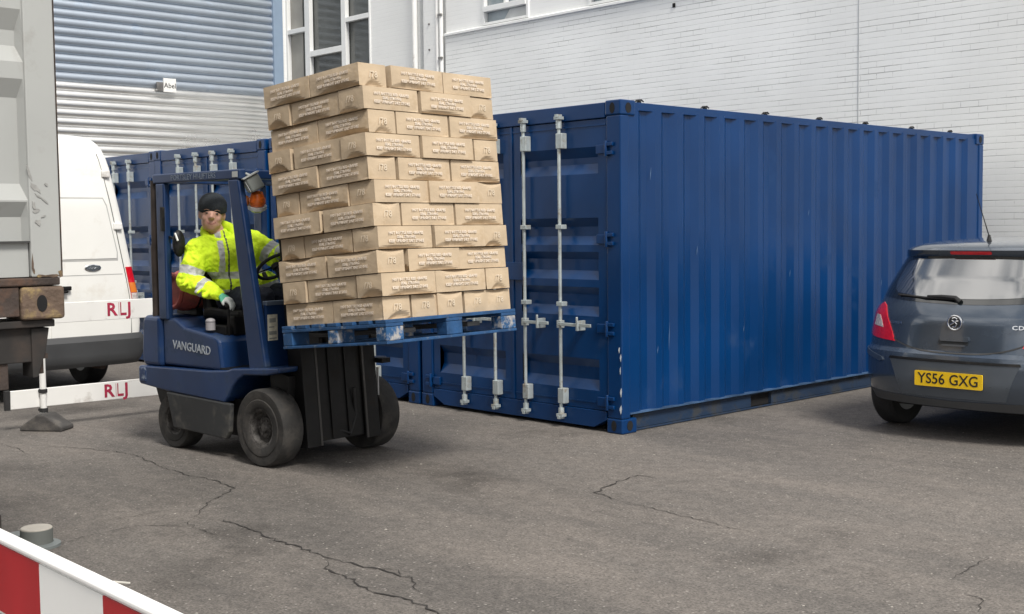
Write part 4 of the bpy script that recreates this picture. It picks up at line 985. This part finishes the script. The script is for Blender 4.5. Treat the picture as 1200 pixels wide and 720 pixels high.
# steering wheel
sc = Vector((-.50, -.01, 1.355)); ax = Vector((-.62, 0, .78)).normalized()
Ms = T(*sc) @ ax.to_track_quat('Z', 'Y').to_matrix().to_4x4()
sw = P_(MB().torus(.150, .013, 36, 8, M=Ms), 'steering_wheel', BLACK)
spk = MB().lathe([(0, .02), (.035, .015), (.035, -.02), (0, -.02)], 16, M=Ms)
for k in range(3):
    a = R(90+120*k); spk.add([tuple((Ms @ Vector((math.cos(a)*r_+math.cos(a+1.57)*o_, math.sin(a)*r_+math.sin(a+1.57)*o_, 0)))) for r_, o_ in ((.03, -.012), (.145, -.010), (.145, .010), (.03, .012))], [(0, 1, 2, 3)])
spk.tube([tuple(Ms @ Vector((.0, -.150, .0))), tuple(Ms @ Vector((0, -.150, .055)))], .016, 8)
spk.build('wheel_spokes', BLACK, sw)
P_(MB().tube([tuple(sc), tuple(sc-ax*.28), (-.20, -.01, .95)], .026, 10), 'steering_column', BLKM)
# gas bottle across the counterweight
gb = P_(MB().lathe([(0, -.30), (.06, -.30), (.13, -.27), (.155, -.22), (.155, .22), (.13, .27), (0, .285)], 36, M=T(-1.37, -.03, 1.165) @ AY), 'gas_bottle', GASR)
MB().torus(.125, .018, 32, 8, M=T(-1.37, -.325, 1.165) @ AY).build('bottle_foot_ring', GASR, gb)
for ya in (-.17, .13): P_(MB().box(-1.50, -1.24, ya-.03, ya+.03, .98, 1.03).torus(.160, .008, 30, 6, M=T(-1.37, ya, 1.165) @ AY), 'bottle_cradle', BLKM)
P_(MB().tube([(-1.30, .20, 1.28), (-1.18, .25, 1.33), (-1.15, .25, 1.1), (-1.15, .2, .97)], .012, 8), 'gas_hose', BLACK)
# work lamp and beacon on near front pillar
LMP = T(-.26, -.38, 1.945) @ Matrix.Rotation(R(-28), 4, 'Z') @ Matrix.Rotation(R(28), 4, 'X')
wl = P_(MB().prism([(-.085, -.05), (.085, -.05), (.075, .055), (-.075, .055)], 1, -.05, .05, M=LMP @ Matrix.Rotation(R(0), 4, 'X')), 'work_lamp', mat('lamp_body', (.20, .22, .21), .4), bevel=.012)
MB().prism([(-.07, -.038), (.07, -.038), (.06, .042), (-.06, .042)], 1, -.056, -.0505, M=LMP).build('lamp_lens', LENSC, wl)
MB().box(-.09, .09, -.06, .06, .057, .066, M=LMP).build('lamp_hood', mat('lamp_hood', (.42, .44, .43), .5), wl)
P_(MB().tube([(-.36, -.45, 1.985), (-.33, -.43, 2.03), (-.27, -.40, 2.0)], .011, 6).box(-.37, -.31, -.478, -.45, 1.99, 2.03), 'lamp_bracket', mat('lamp_hood', (.42, .44, .43), .5))
bc = P_(MB().lathe([(0, .05), (.04, .046), (.058, .0), (.060, -.028), (.05, -.045), (0, -.045)], 20, M=T(-.26, -.35, 1.838) @ Matrix.Rotation(R(18), 4, 'Y') @ Matrix.Rotation(R(12), 4, 'X')), 'beacon', ORNG)
MB().lathe([(.0, -.042), (.064, -.045), (.066, -.068), (.045, -.085), (0, -.088)], 20, M=T(-.26, -.35, 1.836) @ Matrix.Rotation(R(18), 4, 'Y') @ Matrix.Rotation(R(12), 4, 'X')).build('beacon_base', LENSC, bc)
P_(MB().ball((-.335, -.385, 1.825), (.022, .022, .04), n=8), 'indicator_lamp', LAMPA)
# mast tilted back 4.9 deg about the axle
mast = empty('mast'); mast.parent = fk; mast.location = (.12, 0, .26); mast.rotation_euler = (0, -R(4.9), 0)
bpy.data.objects.remove(mast)
TM = T(.12, 0, .26) @ Matrix.Rotation(-R(4.9), 4, 'Y')
def mbx(mb, *a): return mb.box(*a, M=TM)
om = MB()
for s in (-1, 1):
    lo, hi = sorted((s*.20, s*.335))
    mbx(om, -.06, .085, *sorted((s*.318, s*.337)), -.14, 1.75); mbx(om, .068, .0865, lo, hi-.001 if s > 0 else hi, -.139, 1.751); mbx(om, -.061, -.045, lo, hi, -.139, 1.751)
for z in (-.10, .5, 1.65): mbx(om, -.062, -.03, -.33, .33, z, z+.10)
mo = P_(om, 'mast', BLKM, bevel=.003)
im = MB()
for s in (-1, 1): mbx(im, -.035, .055, *sorted((s*.20, s*.30)), -.02, 1.95)
mbx(im, -.03, .05, -.199, .199, .15, .26); mbx(im, -.03, .05, -.199, .199, 1.83, 1.94)
im.build('inner_mast', BLKM, mo, bevel=.004)
bk = MB(); mbx(bk, .058, .064, -.199, .199, -.11, .56); mbx(bk, .065, .078, -.10, -.07, -.10, .55); mbx(bk, .065, .078, .05, .08, -.10, .55); bk.build('mast_shade_plate', BLKM, mo)  # added dark plate with ribs, makes the see-through mast read as shade
cyl = MB()
cyl.tube([tuple(TM @ Vector((0, -.03, -.1))), tuple(TM @ Vector((0, -.03, 1.0)))], .04, 14)
cyl.build('lift_cylinder', mat('oily_black', (.010, .010, .010), .4), mo)
for y in (-.12, .07):
    chn = MB(); mbx(chn, .03, .045, y-.014, y+.014, -.02, 1.8); chn.build('lift_chain', mat('chain_black', (.02, .018, .016), .5), mo)
edge = MB()
for s in (-1, 1): mbx(edge, .087, .090, *sorted((s*.205, s*.222)), -.135, .60)
edge.build('rail_edge', mat('rubbed_rail', (.055, .052, .05), .4, metal=.3), mo)
hs_ = MB().tube([(.20, .10, .50), (.17, .14, .30), (.2, .06, .18), (.17, -.05, .22)], .012, 8); P_(hs_, 'hydraulic_hose', BLACK)
cgm = MB()
for z in (.60, .88): mbx(cgm, .09, .13, -.45, .45, z, z+.09)
mbx(cgm, .092, .13, -.18, -.14, .60, .97); mbx(cgm, .092, .13, .14, .18, .60, .97)
P_(cgm, 'fork_carriage', BLKM, bevel=.004)
P_(MB().box(.15, .24, .338, .42, .655, .69), 'tie_bracket', BLKM); P_(MB().box(.17, .19, .345, .352, .42, .62), 'height_tape', mat('dull_white', (.45, .46, .46), .6))
for s in (-1, 1):
    fm = MB(); lo, hi = sorted((s*.24, s*.36))
    mbx(fm, .131, .17, lo, hi, .56, 1.0); mbx(fm, .171, 1.12, lo, hi, .615, .645)
    P_(fm, 'fork_tine', mat('fork_steel', (.10, .10, .10), .45, metal=.5, var=.3), bevel=.004)

# ------------------------------------------------------------------ pallet and cartons
TAU = .0862
Mp = T(.391, -2.583, .922) @ Matrix.Rotation(R(5.44), 4, 'Z') @ Matrix.Rotation(-TAU, 4, 'Y')   # near front bottom corner; x<0 to rear, y>0 far
def Lp(v): return Mp @ Vector(v)
pal = tag(empty('pallet'), 'blue painted wooden pallet with scuffed corner blocks under the carton stack', 'pallet'); pal.matrix_world = Mp
def PM(mb, name, m, **k): return mb.build(name, m, pal, **k)
for x0 in (-1.0, -.5475, -.095):
    PM(MB().box(x0, x0+.095, 0, 1.2, 0, .018), 'base_board', PALB, bevel=.003)
for y0 in (0, 1.105): PM(MB().box(-.904, -.5485, y0, y0+.095, 0, .017).box(-.4515, -.096, y0, y0+.095, 0, .017), 'base_board', PALB, bevel=.003)
for x0 in (-.998, -.5475, -.097):
    for y0 in (.002, .5275, 1.053):
        PM(MB().box(x0, x0+.095, y0, y0+.145, .019, .105), 'block', PALW if (x0 > -.2 and y0 != .5275) or (x0 < -.2 and x0 > -.6) else PALB, bevel=.006)
for y0 in (.0, .5275, 1.055): PM(MB().box(-1.0, 0, y0, y0+.145, .106, .126), 'stringer_board', PALB, bevel=.003)
for k in range(7):
    x0 = -1.0+k*(.905/6); PM(MB().box(x0, x0+.095, 0, 1.2, .127, .149), 'deck_board', PALB, bevel=.003)

CLn, CWn, CHt = .475, .237, .1415
def carton_mesh(seed):
    rnd = random.Random(seed); bm = bmesh.new()
    nx, ny, nz = 16, 8, 6
    L_, W_, H_ = CLn-.013, CWn-.011, CHt-.0030
    def face(o, u, v, nu, nv, nrm, L1):
        g = []
        # crush arc at bottom or top of this face, or plain
        kind = rnd.choices(['none', 'bot', 'bot2', 'top', 'end'], [.22, .32, .20, .14, .12])[0]
        amp = rnd.uniform(.014, .028); hgt = rnd.uniform(.20, .42); c0 = rnd.uniform(.35, .65); ww = rnd.uniform(.32, .52)
        bulge = rnd.uniform(.002, .007)
        for i in range(nu+1):
            row = []
            for j in range(nv+1):
                a, b = i/nu, j/nv
                p = o+u*a+v*b; d = 0
                d += bulge*math.sin(math.pi*a)*math.sin(math.pi*b)
                e = abs(a-c0)/ww
                if kind in ('bot', 'bot2') and e < 1:
                    lim = hgt*(1-e*e)*(1 if kind == 'bot' else .8)
                    if b < lim: d -= amp*min(1, (lim-b)/.22)
                if kind == 'top' and e < 1:
                    lim = 1-hgt*.8*(1-e*e)
                    if b > lim: d -= amp*.8*min(1, (b-lim)/.25)
                if kind == 'end' and a > .8: d -= .006*(a-.8)/.2*(1-b)
                if j in (0, nv) or i in (0, nu):
                    if j == 0 and kind in ('bot', 'bot2') or j == nv and kind == 'top': pass
                    else: d = 0
                row.append(bm.verts.new(p+nrm*d))
            g.append(row)
        for i in range(nu):
            for j in range(nv): bm.faces.new((g[i][j], g[i+1][j], g[i+1][j+1], g[i][j+1]))
    V_ = Vector; x0, y0 = -L_/2, -W_/2
    face(V_((x0, y0, 0)), V_((L_, 0, 0)), V_((0, 0, H_)), nx*2, 12, V_((0, -1, 0)), L_)
    face(V_((-x0, -y0, 0)), V_((-L_, 0, 0)), V_((0, 0, H_)), nx*2, 12, V_((0, 1, 0)), L_)
    face(V_((-x0, y0, 0)), V_((0, W_, 0)), V_((0, 0, H_)), 16, 12, V_((1, 0, 0)), W_)
    face(V_((x0, -y0, 0)), V_((0, -W_, 0)), V_((0, 0, H_)), 16, 12, V_((-1, 0, 0)), W_)
    t = [bm.verts.new(p) for p in ((x0, y0, H_), (-x0, y0, H_), (-x0, -y0, H_), (x0, -y0, H_))]; bm.faces.new(t)
    t = [bm.verts.new(p) for p in ((x0, y0, 0), (x0, -y0, 0), (-x0, -y0, 0), (-x0, y0, 0))]; bm.faces.new(t)
    bmesh.ops.remove_doubles(bm, verts=bm.verts, dist=.0004); bmesh.ops.recalc_face_normals(bm, faces=bm.faces)
    me = bpy.data.meshes.new('carton'); bm.to_mesh(me); bm.free(); me.materials.append(CARD)
    return me
cmeshes = [carton_mesh(s) for s in range(9)]
long_txt = text_mesh('HOT BOTTLE RED GRAPES\nSEAL STRONG\nKEEP UPRIGHT DRY STORE', .0245, .0006, res=1, bold=.0011, line=1.02, xscale=1.02)
num_txt = text_mesh('/78', .056, .0006, res=2, bold=.0006); sm_txt = text_mesh('CASE 12\n\n\n\n PACKED', .015, .0006, res=1)
inkd = mat('box_print_pale', (.66, .56, .43), .7, var=.1)
def drape(me, src_me, axis, sgn):
    return me
ordw = ['top', 'second', 'third', 'fourth', 'fifth', 'sixth', 'seventh', 'eighth', 'ninth', 'tenth', 'bottom']
posw = ['first', 'second', 'third', 'fourth', 'fifth']
def text_kids(root, long_faces=(), short_faces=()):
    for s in long_faces:
        M = frame((0, s*(CWn/2+.0035), CHt*.52), (-s, 0, 0), (0, 0, 1))
        place(long_txt, 'printed_text', INK, root, M)
    for s in short_faces:
        M = frame((s*(CLn/2+.0035), 0, CHt*.5), (0, s, 0), (0, 0, 1))
        place(num_txt, 'printed_number', INK if s else INK, root, M)
# prototypes: text shared via mesh data
protos = {}
def text_data(kind, s):
    key = (kind, s)
    if key not in protos:
        if kind == 'long': me = long_txt.copy(); me.transform(frame((0, s*(CWn/2+.0035), CHt*.50), (-s, 0, 0), (0, 0, 1)))
        else: me = num_txt.copy(); me.transform(frame((s*(CLn/2+.0035), 0, CHt*.5), (0, s, 0), (0, 0, 1)))
        me.materials.clear(); me.materials.append(INK if kind == 'long' else inkd)
        protos[key] = me
    return protos[key]
rnd = random.Random(21)
NR = 11
def add_carton(cx, cy, lay, along_x, label, vis_faces):
    o = bpy.data.objects.new('carton', cmeshes[rnd.randrange(len(cmeshes))]); COL.objects.link(o)
    jx, jy = rnd.uniform(-.012, .012), rnd.uniform(-.012, .012)
    dx = jx-.0036*lay-.013*math.sin(lay*3.1+.6); dy = jy+.012*math.cos(lay*2.3)
    rz = (0 if along_x else R(90)) + rnd.uniform(-.014, .014)
    flip = rnd.random() < .5
    if flip: rz += math.pi
    z = .1495+lay*.1437
    o.matrix_world = Mp @ T(cx+dx, cy+dy, z) @ Matrix.Rotation(rz, 4, 'Z')
    tag(o, label, 'carton', 'cartons stacked on the pallet')
    inv = (Matrix.Rotation(rz, 4, 'Z')).inverted()
    for f in vis_faces:
        n = inv @ (Vector((0, -1, 0)) if f == 'L' else Vector((1, 0, 0)))
        if abs(n.y) > .9: kind, s = 'long', (1 if n.y > 0 else -1)
        else: kind, s = 'num', (1 if n.x > 0 else -1)
        t = bpy.data.objects.new('printed_text' if kind == 'long' else 'printed_number', text_data(kind, s)); COL.objects.link(t); t.parent = o
    return o
x_off, y_off = -.025, .012; E_ = .24
HID = 'plain brown cardboard carton out of sight inside the pallet stack'
for lay in range(NR):
    row = NR-1-lay       # 0 = top row
    rw = ordw[row]
    def lab(face, i, n, extra=''):
        if face == 'C': return 'cardboard carton on the near corner of the stack, %s row' % rw
        return 'cardboard carton in the %s row, %s from the near corner on the %s face' % (rw, posw[i], 'driver-side left' if face == 'L' else 'right')
    items = []      # (cx, cy, along_x, label, faces)
    X = lambda a: x_off-a
    if row == NR-1:
        for j in range(5):
            cy = y_off+E_*(j+.5)
            for i in range(2):
                cx = X(.48*(i+.5))
                if i == 0 and j == 0: items.append((cx, cy, True, lab('C', 0, 0), 'LF'))
                elif j == 0: items.append((cx, cy, True, lab('L', i, 0), 'L'))
                elif i == 0: items.append((cx, cy, True, lab('R', j, 0), 'F'))
                else: items.append((cx, cy, True, HID, ''))
    elif row % 2 == 0:
        items += [(X(.24), y_off+.12, True, lab('C', 0, 0), 'LF'), (X(.72), y_off+.12, True, lab('L', 1, 0), 'L')]
        for j in range(2):
            for i in range(4):
                items.append((X(.12+.24*i), y_off+.48+.48*j, False, lab('R', j+1, 0) if i == 0 else HID, 'F' if i == 0 else ''))
    else:
        items += [(X(.12), y_off+.24, False, lab('C', 0, 0), 'LF'), (X(.12), y_off+.72, False, lab('R', 1, 0), 'F')]
        for j in range(4):
            items.append((X(.48), y_off+.12+.24*j, True, lab('L', 1, 0) if j == 0 else HID, 'L' if j == 0 else ''))
        items += [(X(.84), y_off+.24, False, lab('L', 2, 0), 'L'), (X(.84), y_off+.72, False, HID, '')]
        items += [(X(.24), y_off+1.08, True, lab('R', 2, 0), 'F'), (X(.72), y_off+1.08, True, HID, '')]
    for it in items: add_carton(it[0], it[1], lay, it[2], it[3], it[4])

# ------------------------------------------------------------------ the driver
drv = empty('person', (-.96, -2.11, 0), (0, 0, YAW))
drv_off = Matrix.Identity(4)
tag(drv, 'driver in yellow hi-vis jacket and black beanie seated in the forklift, facing the camera', 'person')
def blobmesh(parts, voxel, name, mats, parent, smooth_it=6, keep=True, matfn=None, fac=.6, crease=0):
    """parts: ('c', p0, r0, p1, r1) tapered capsules or ('e', centre, radii, rotation) -> one continuous remeshed surface"""
    mb = MB()
    for p in parts:
        if p[0] == 'c':
            _, a, ra, b, rb = p; a, b = Vector(a), Vector(b); n = 6
            mb.tube([a+(b-a)*(k/n) for k in range(n+1)], [ra+(rb-ra)*k/n for k in range(n+1)], 14)
            mb.ball(a, ra, n=8); mb.ball(b, rb, n=8)
        else:
            _, c, r, rot = p
            M = T(*c) @ Euler(rot).to_matrix().to_4x4()
            mb.ball((0, 0, 0), r, n=12, M=M)
    me = bpy.data.meshes.new(name); me.from_pydata(mb.v, [], mb.f)
    o = bpy.data.objects.new(name, me); COL.objects.link(o)
    r = o.modifiers.new('r', 'REMESH'); r.mode = 'VOXEL'; r.voxel_size = voxel; r.use_smooth_shade = True
    s = o.modifiers.new('s', 'SMOOTH'); s.iterations = smooth_it; s.factor = fac
    if crease:
        for sz, st in ((.12, crease), (.055, crease*.25)):
            tx_ = bpy.data.textures.new('cloth', 'CLOUDS'); tx_.noise_scale = sz; tx_.noise_type = 'HARD_NOISE'; tx_.noise_depth = 2
            d_ = o.modifiers.new('d', 'DISPLACE'); d_.texture = tx_; d_.strength = -st; d_.mid_level = .35; d_.texture_coords = 'LOCAL'
    bake(o); o.parent = parent
    for m in mats: o.data.materials.append(m)
    for p in o.data.polygons:
        p.use_smooth = True
        if matfn: p.material_index = matfn(p.center)
    return o
NK = Vector((-.985, -.150, 1.555)); HD = Vector((-1.000, -.205, 1.742)); CH_ = Vector((-.94, -.09, 1.37)); PV = Vector((-.88, -.01, 1.15))
RS = Vector((-1.0, -.335, 1.48)); LS = Vector((-.885, .065, 1.53))
RE = Vector((-1.0, -.425, 1.255)); RW = Vector((-.735, -.345, 1.150)); LE = Vector((-.67, .17, 1.40)); LW = Vector((-.48, .075, 1.475))
RK = Vector((-.45, -.17, 1.13)); LK = Vector((-.43, .16, 1.14)); RH = Vector((-.90, -.13, 1.11)); LH = Vector((-.90, .07, 1.11))
RA = Vector((-.30, -.16, .74)); LA = Vector((-.28, .16, .74))
# head frame: faces the camera, tilted
fd = (Vector((.80, -.60, -.06))).normalized(); hr = fd.cross(Vector((.0, .12, 1))).normalized(); hu = hr.cross(fd)
HS = 1.14
def H(a, b, c): return HD+(hr*a+fd*b+hu*c)*HS       # a: viewer's right-ish, b: forward, c: up
hrot = Matrix((hr, fd, hu)).transposed().to_euler()
def hand(wr, pd, nd, sgn, curl=.9, scale=1.0):
    """wrist, pointing direction, palm normal; five fingers"""
    pd = pd.normalized(); nd = (nd-pd*nd.dot(pd)).normalized(); sd_ = pd.cross(nd)*sgn
    P = [('c', wr, .028, wr+pd*.03, .028), ('c', wr+pd*.03+sd_*.016, .024, wr+pd*.085+sd_*.022, .020), ('c', wr+pd*.03-sd_*.016, .024, wr+pd*.085-sd_*.022, .020), ('c', wr+pd*.03, .024, wr+pd*.088, .020)]
    for k, ln in enumerate((.070, .078, .074, .060)):
        b = wr+pd*.085+sd_*(.033-.022*k); d = pd; p = b
        for j, f in enumerate((.42, .32, .26)):
            a = curl*(.35+.45*j); d = pd*math.cos(a)+nd*math.sin(a); q = p+d*ln*f; P.append(('c', p, .0105-.001*j, q, .0100-.001*j)); p = q
    tb = wr+pd*.025+sd_*.028; t1 = tb+pd*.030+sd_*.022+nd*.014; t2 = t1+pd*.026+sd_*.002+nd*.018
    P += [('c', tb, .014, t1, .0125), ('c', t1, .0125, t2, .0105)]
    return P
rhd = Vector((.75, .35, -.42)).normalized(); lhd = Vector((.35, -.75, .18)).normalized()
parts = [('e', H(0, 0, .012), (.076, .096, .108), hrot), ('e', H(0, .026, -.052), (.064, .072, .062), hrot), ('e', H(0, .064, -.082), (.032, .026, .026), hrot),
         ('c', H(0, .084, .022), .009, H(0, .112, -.012), .014), ('e', H(0, .098, -.018), (.020, .014, .011), hrot),
         ('e', H(.030, .064, -.026), (.030, .024, .028), hrot), ('e', H(-.030, .064, -.026), (.030, .024, .028), hrot),
         ('c', H(-.040, .074, .030), .009, H(.040, .074, .030), .009), ('e', H(.078, .0, -.005), (.010, .020, .032), hrot), ('e', H(-.078, .0, -.005), (.010, .020, .032), hrot),
         ('c', HD-Vector((0, 0, .06)), .056, NK, .060), ('c', NK, .07, CH_, .12), ('c', CH_, .12, PV, .13), ('c', NK-Vector((0, 0, .03)), .06, RS, .055), ('c', NK-Vector((0, 0, .03)), .06, LS, .055),
         ('c', RS, .052, RE, .042), ('c', RE, .042, RW, .028), ('c', LS, .052, LE, .042), ('c', LE, .042, LW, .028),
         ('c', RH, .085, RK, .060), ('c', LH, .085, LK, .060), ('c', RK, .055, RA, .042), ('c', LK, .055, LA, .042), ('c', RA, .042, RA+Vector((.16, 0, -.045)), .035), ('c', LA, .042, LA+Vector((.16, 0, -.045)), .035)]
parts = [(p[0], p[1], tuple(q*HS for q in p[2]), p[3]) if p[0] == 'e' else p for p in parts]
parts += hand(RW, rhd, Vector((.25, .1, -1)), -1, .95) + hand(LW, lhd, Vector((.3, -.2, -1)), 1, 1.1)
def bm_fn(c):
    if (c-RW).dot(rhd) > .0 and (c-RW).length < .22: return 1 if (c-RW).dot(rhd) > .062 else 2
    if (c-LW).dot(lhd) > .0 and (c-LW).length < .22: return 1 if (c-LW).dot(lhd) > .062 else 2
    v = (c-HD)/HS; a, b, u = v.dot(hr), v.dot(fd), v.dot(hu)
    if b > .05 and abs(a) < .030 and -.064+a*a*16 < u < -.052+a*a*16: return 3
    return 0
pb = blobmesh(parts, .0065, 'body', [SKIN, GLOVE, GLOVEG, LIPS, TEETH], drv, 6, matfn=bm_fn, fac=.5)
e_ = MB()
for s in (-1, 1):
    e_.ball((0, 0, 0), (.0125, .006, .0065), n=8, M=T(*H(s*.031, .0865, .012)) @ Euler(hrot).to_matrix().to_4x4())
e_.build('eyes', EYE, drv)
eb = MB()
for s in (-1, 1): eb.tube([tuple(H(s*.016, .0935, .030)), tuple(H(s*.034, .092, .035)), tuple(H(s*.050, .082, .030))], .0025, 6)
eb.build('eyebrows', mat('brow_brown', (.32, .19, .13), .9), drv)
# beanie
hb = [('e', H(0, -.006, .058), tuple(q*HS for q in (.090, .105, .084)), hrot), ('e', H(0, -.012, .030), tuple(q*HS for q in (.091, .103, .055)), hrot)]
def hat_obj():
    o = blobmesh(hb, .007, 'knitted_hat', [HATM], drv, 4)
    bm = bmesh.new(); bm.from_mesh(o.data)
    n_ = (hu+fd*.28).normalized(); co = H(0, .0, .026)
    bmesh.ops.bisect_plane(bm, geom=bm.verts[:]+bm.edges[:]+bm.faces[:], plane_co=co, plane_no=n_, clear_inner=True)
    bm.to_mesh(o.data); bm.free()
    for p in o.data.polygons: p.use_smooth = True
    s = o.modifiers.new('solid', 'SOLIDIFY'); s.thickness = .008; s.offset = 0
    return o
hat_obj()
# jacket with reflective bands
jvox = .0065
jp = [('c', NK+Vector((0, 0, -.02)), .10, CH_, .175), ('c', CH_, .175, PV+Vector((.01, 0, .02)), .190),
      ('e', CH_+Vector((.03, -.01, .04)), (.15, .24, .17), (0, 0, R(-20))), ('e', PV+Vector((.03, 0, .06)), (.19, .25, .13), (0, 0, R(-10))),
      ('c', NK-Vector((0, 0, .03)), .085, RS, .084), ('c', NK-Vector((0, 0, .03)), .085, LS, .084),
      ('c', RS, .090, RE, .084), ('c', RE, .082, RW-rhd*.03, .054), ('c', LS, .092, LE, .086), ('c', LE, .084, LW-lhd*.02, .056)]
rnd = random.Random(5)
for k in range(6):   # folds
    a, b = random.Random(k).choice(((RS, RE), (RE, RW), (CH_, PV), (LS, LE), (CH_, NK)))
    t = rnd.uniform(.1, .9); c = a+(b-a)*t
    dirv = Vector((rnd.uniform(.2, 1), rnd.uniform(-1, -.1), rnd.uniform(-.3, .3))).normalized()
    rr = .060 if a in (RS, RE, LS) else .145
    jp.append(('c', c+dirv*rr+Vector((0, .05, .03)), .016, c+dirv*rr+Vector((.02, -.05, -.03)), .013))
def seg_t(c, a, b):
    d = b-a; t = (c-a).dot(d)/d.length_squared; return t, (c-(a+d*max(0, min(1, t)))).length
jf = Vector((.94, -.35, 0)).normalized()      # chest facing direction
def jfn(c):
    best = min(((seg_t(c, a, b)[1]/r_, k) for k, (a, b, r_) in enumerate(((RS, RE, .08), (RE, RW, .06), (LS, LE, .08), (LE, LW, .06), (NK, CH_, .13), (CH_, PV, .17)))))
    k = best[1]
    if k == 0: t = seg_t(c, RS, RE)[0]; return 1 if .60 < t < .86 else 0
    if k == 1: t = seg_t(c, RE, RW)[0]; return 1 if .42 < t < .62 else 0
    if k == 2: t = seg_t(c, LS, LE)[0]; return 1 if .52 < t < .76 else 0
    if k == 3: t = seg_t(c, LE, LW)[0]; return 1 if .45 < t < .65 else 0
    z = c.z
    side = (c-CH_).dot(Vector((.35, .94, 0)))
    if (c-CH_).dot(jf) > .03 and abs((c-NK).dot(Vector((.35, .94, 0)))-.01) < .0055 and z > 1.12: return 2
    zz = z-.10*abs(side)*1.0-.1*side
    if 1.265 < zz < 1.315: return 1
    if 1.145 < zz < 1.185: return 1
    if z > 1.29 and .088 < abs(side) < .130: return 1
    return 0
jk = blobmesh(jp, jvox, 'hi_vis_jacket', [HIVIS, REFL, mat('zip_dark', (.05, .06, .05), .6)], drv, 5, matfn=jfn, fac=.5, crease=.032)
# stand-up collar and hood roll
cl = []; ringp = []
for k in range(17):
    a = R(-62+ (360+34)*0) + 2*math.pi*k/16
    ringp.append(NK+hr*math.cos(a)*.112+fd*math.sin(a)*.098+Vector((0, 0, .045-.055*math.sin(a))))
for k in range(16):
    back = .5-.5*math.sin(R(-62)+2*math.pi*(k+.5)/16)
    cl.append(('c', ringp[k], .026+.016*back, ringp[k+1], .026+.016*back)); cl.append(('c', ringp[k]-Vector((0, 0, .05)), .03, ringp[k+1]-Vector((0, 0, .05)), .03))
blobmesh(cl, .007, 'jacket_collar', [HIVIS], drv, 3)
tp = [('c', RH, .108, RK, .080), ('c', LH, .108, LK, .080), ('c', RK, .078, RA, .060), ('c', LK, .078, LA, .060), ('c', PV, .13, (RH+LH)/2, .13)]
blobmesh(tp, .010, 'trousers', [TROU], drv, 4, crease=.03)
bt = []
for a in (RA, LA): bt += [('c', a+Vector((0, 0, .02)), .055, a+Vector((.0, 0, -.035)), .050), ('c', a+Vector((0, 0, -.05)), .045, a+Vector((.17, 0, -.055)), .042)]
blobmesh(bt[:2], .009, 'boot', [BOOT], drv, 3); blobmesh(bt[2:], .009, 'boot', [BOOT], drv, 3)
